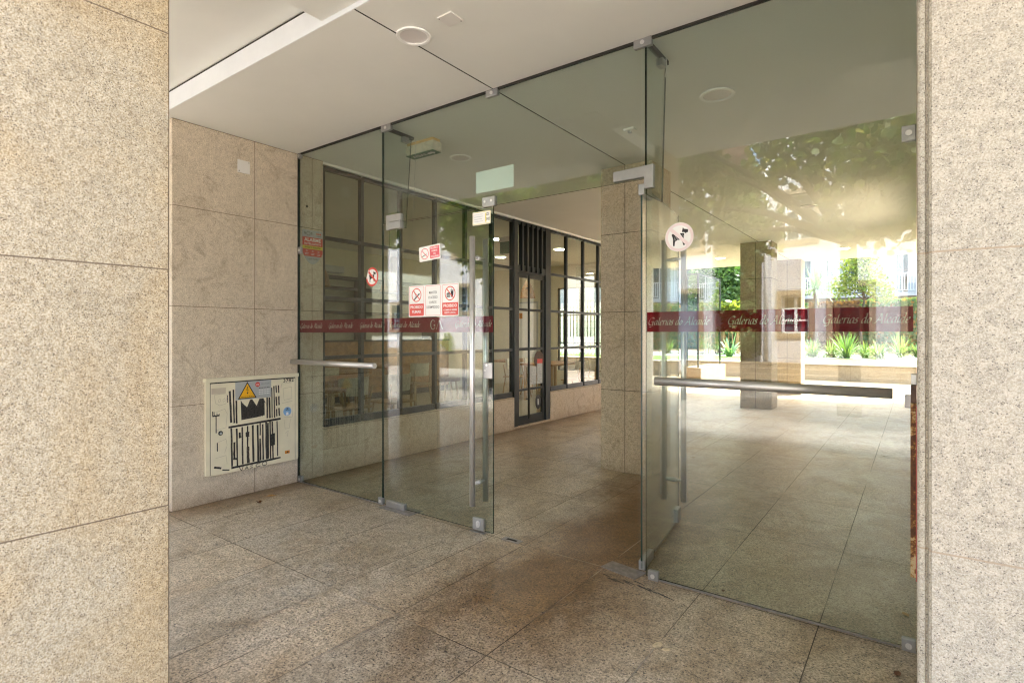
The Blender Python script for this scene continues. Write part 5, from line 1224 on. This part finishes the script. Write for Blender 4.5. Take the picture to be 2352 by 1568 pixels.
# furniture
def table(name='cafe_table'):
    root = thing(name, 'wooden table', 'table', (0, 0, 0.02))
    b = MB(); b.box(-0.38, 0.38, -0.65, 0.65, 0.715, 0.75); b.build('tabletop', M['wood'], root, bevel=0.004)
    for sx_ in (-1, 1):
        for sy_ in (-1, 1):
            b = MB(); b.box(sx_*0.30-0.025, sx_*0.30+0.025, sy_*0.56-0.025, sy_*0.56+0.025, 0.02, 0.714); b.build('leg', M['wood_lt'], root)
    return root
def chair():
    root = thing('cafe_chair', 'chair', 'chair', (0, 0, 0.02))
    b = MB(); b.box(-0.21, 0.21, -0.21, 0.21, 0.44, 0.465); b.build('seat', M['wood_lt'], root, bevel=0.006)
    b = MB(); n = 10
    for i in range(n):
        a0, a1 = math.pi*(0.15+0.7*i/n), math.pi*(0.15+0.7*(i+1)/n)
        P0 = (0.24*math.cos(a0), 0.22*math.sin(a0)); P1 = (0.24*math.cos(a1), 0.22*math.sin(a1))
        b.add([(P0[0], P0[1], 0.60), (P1[0], P1[1], 0.60), (P1[0]*1.05, P1[1]*1.08, 0.82), (P0[0]*1.05, P0[1]*1.08, 0.82), (P0[0]*.94, P0[1]*.94, 0.60), (P1[0]*.94, P1[1]*.94, 0.60), (P1[0], P1[1]*1.02, 0.82), (P0[0], P0[1]*1.02, 0.82)], [(0,1,2,3),(7,6,5,4),(3,2,6,7),(1,0,4,5)])
    b.build('backrest', M['old_plastic'], root)
    for sx_ in (-1, 1):
        for sy_ in (-1, 1):
            b = MB(); b.tube((sx_*0.17, sy_*0.17, 0.44), (sx_*0.22, sy_*0.21, 0.02), 0.014, 8); b.build('leg', M['wood_lt'], root, smooth=True)
        b = MB(); b.tube((sx_*0.17, 0.17, 0.46), (sx_*0.20, 0.20, 0.70), 0.012, 8); b.build('back_post', M['wood_lt'], root, smooth=True)
    return root
def stool():
    root = thing('bar_stool', 'stool', 'stool', (0, 0, 0.02))
    b = MB(); b.tube((0, 0, 0.70), (0, 0, 0.735), 0.17, 24); b.build('seat', M['wood'], root, smooth=True)
    for i in range(4):
        a = math.pi/4+i*math.pi/2; b = MB(); b.tube((0.11*math.cos(a), 0.11*math.sin(a), 0.70), (0.21*math.cos(a), 0.21*math.sin(a), 0.02), 0.015, 8); b.build('leg', M['wood_lt'], root, smooth=True)
    b = MB(); n = 24
    for i in range(n):
        a0, a1 = 2*math.pi*i/n, 2*math.pi*(i+1)/n; b.tube((0.175*math.cos(a0), 0.175*math.sin(a0), 0.28), (0.175*math.cos(a1), 0.175*math.sin(a1), 0.28), 0.008, 6)
    b.build('footrest', M['black_metal'], root, smooth=True)
    return root
T0, C0, S0 = table(), chair(), stool()
def place(proto, first, x, y, rz, label, group):
    o = proto if first else copy_tree(proto)
    o.location = (x, y, 0.02); o.rotation_euler = (0, 0, rz); o['label'] = label; o['group'] = group; return o
for i, (x, y, l) in enumerate([(-6.3, 4.6, 'wooden table in the shop behind the closed door leaf'), (-7.9, 7.2, 'wooden table by the panelling at the back of the shop'), (-6.0, 9.6, 'table by the second shop window, near the rear window'), (-7.4, 10.2, 'table farthest back in the shop, near the WC door')]):
    place(T0, i == 0, x, y, 0, l, 'tables inside the shop')
ci = 0
for i, (x, y, rz, l) in enumerate([(-5.6, 4.25, -1.57, 'chair nearest the first window on the passage side of the front table'), (-5.6, 4.95, -1.57, 'second chair on the passage side of the front table'), (-7.0, 4.3, 1.57, 'chair between the front table and the panelling'), (-7.0, 5.0, 1.57, 'chair behind the far end of the front table'),
        (-7.2, 6.9, -1.57, 'chair at the panelling table, seen through the shop door'), (-5.3, 9.3, -1.57, 'rounded chair right inside the second shop window'), (-5.3, 9.95, -1.57, 'rounded chair inside the second window, nearer the garden'), (-6.7, 9.3, 1.57, 'chair on the inner side of the second window table'), (-6.7, 9.95, 1.57, 'chair at the inner far corner of the second window table')]):
    place(C0, i == 0, x, y, rz, l, 'light chairs inside the shop')
for i, (x, y, l) in enumerate([(-5.25, 3.75, 'bar stool nearest the granite strip inside the shop'), (-5.2, 5.6, 'bar stool beside the shop door post'), (-8.3, 5.9, 'bar stool against the wood panelling')]):
    place(S0, i == 0, x, y, 0.3, l, 'wooden bar stools inside the shop')
def pendant():
    root = thing('pendant_lamp', 'pendant', 'pendant lamp', (0, 0, 0))
    b = MB(); b.tube((0, 0, 0.30), (0, 0, 1.0), 0.004, 6); b.tube((0, 0, 0.97), (0, 0, 0.999), 0.05, 16); b.build('cord', M['black'], root)
    b = MB(); n = 24
    b.add([(rr*math.cos(2*math.pi*i/n), rr*math.sin(2*math.pi*i/n), z) for rr, z in ((0.14, 0.0), (0.11, 0.14), (0.04, 0.30)) for i in range(n)], [(j*n+i, j*n+(i+1) % n, (j+1)*n+(i+1) % n, (j+1)*n+i) for j in range(2) for i in range(n)])
    b.build('shade', M['wood'], root, smooth=True)
    return root
P0_ = pendant()
for i, (x, y, l) in enumerate([(-6.4, 4.4, 'wooden pendant lamp over the front table of the shop'), (-6.4, 5.6, 'wooden pendant lamp between first window and shop door'), (-5.6, 8.1, 'brown wooden pendant lamp inside the second shop window')]):
    o = P0_ if i == 0 else copy_tree(P0_); o.location = (x, y, 1.975); o['label'] = l; o['group'] = 'wooden pendant lamps in the shop'
for (x, y, l, on) in ((-5.9, 7.55, 'lit lamp on the shop ceiling seen beside the shop door', True), (-7.3, 4.2, 'lit lamp at the back of the shop ceiling', True), (-7.2, 9.4, 'lit lamp over the farthest tables of the shop', True), (-5.6, 9.2, 'lit lamp over the second window table', True)):
    lamp(x, y, l, on, 0.13, CEIL, 'round lamps in the shop ceiling')
eg = MB(); eg.box(-5.30, -5.0, 6.9, 6.95, 2.60, 2.78); o = eg.build('exit_sign', M['green']); tag(o, 'green emergency exit sign hanging inside the shop beside its door', 'exit sign')
b = MB(); b.box(-5.32, -4.98, 6.895, 6.955, 2.782, 2.86); b.build('housing', M['white_plastic'], o)

# ================================================================= litter
def dryleaf(x, y, label, mat, s, seed, curl=0.3):
    r_ = random.Random(seed); b = MB(); n = 9; a0 = r_.uniform(0, 6.28)
    prof = [(-0.5, 0), (-0.35, 0.22), (-0.1, 0.30), (0.2, 0.2), (0.5, 0), (0.2, -0.24), (-0.1, -0.28), (-0.35, -0.2)]
    vs = [(0, 0, 0.004)]
    for px, py in prof: vs.append((px*s, py*s*r_.uniform(.8, 1.2), 0.002+curl*s*(abs(py)*1.2+px*px*0.6)*r_.uniform(.6, 1.2)))
    V = [(x+vx*math.cos(a0)-vy*math.sin(a0), y+vx*math.sin(a0)+vy*math.cos(a0), vz) for vx, vy, vz in vs]
    b.add(V, [(0, i, i % 8+1) for i in range(1, 9)])
    b.tube((x-0.45*s*math.cos(a0), y-0.45*s*math.sin(a0), 0.004), (x-0.8*s*math.cos(a0), y-0.8*s*math.sin(a0), 0.006), 0.0008, 5)
    tag(b.build('dry_leaf', mat), label, 'leaf')
dryleaf(-4.298, 2.503, 'curled tan dry leaf on the floor under the electrical cabinet', M['dry'], 0.085, 1, 0.35)
dryleaf(-4.216, 2.346, 'darker curled dry leaf on the floor, nearer than the tan one by the cabinet', M['dry_br'], 0.07, 2, 0.5)
dryleaf(-0.905, 2.30, 'pale yellow heart shaped leaf lying flat outside the right glass panel', M['dry_lt'], 0.065, 3, 0.06)
dryleaf(-0.865, 2.285, 'second pale leaf overlapping the heart shaped one outside the right panel', M['dry_lt'], 0.045, 5, 0.06)
dryleaf(-0.061, 2.668, 'small dark brown leaf at the foot of the pale pillar', M['dry_br'], 0.045, 4, 0.3)
dryleaf(-0.819, 2.985, 'tiny brown twig like leaf just inside the right glass panel', M['dry_br'], 0.03, 6, 0.3)
dryleaf(-0.045, 3.25, 'small reddish leaf inside the glass close to the pale pillar', M['dry'], 0.05, 7, 0.3)
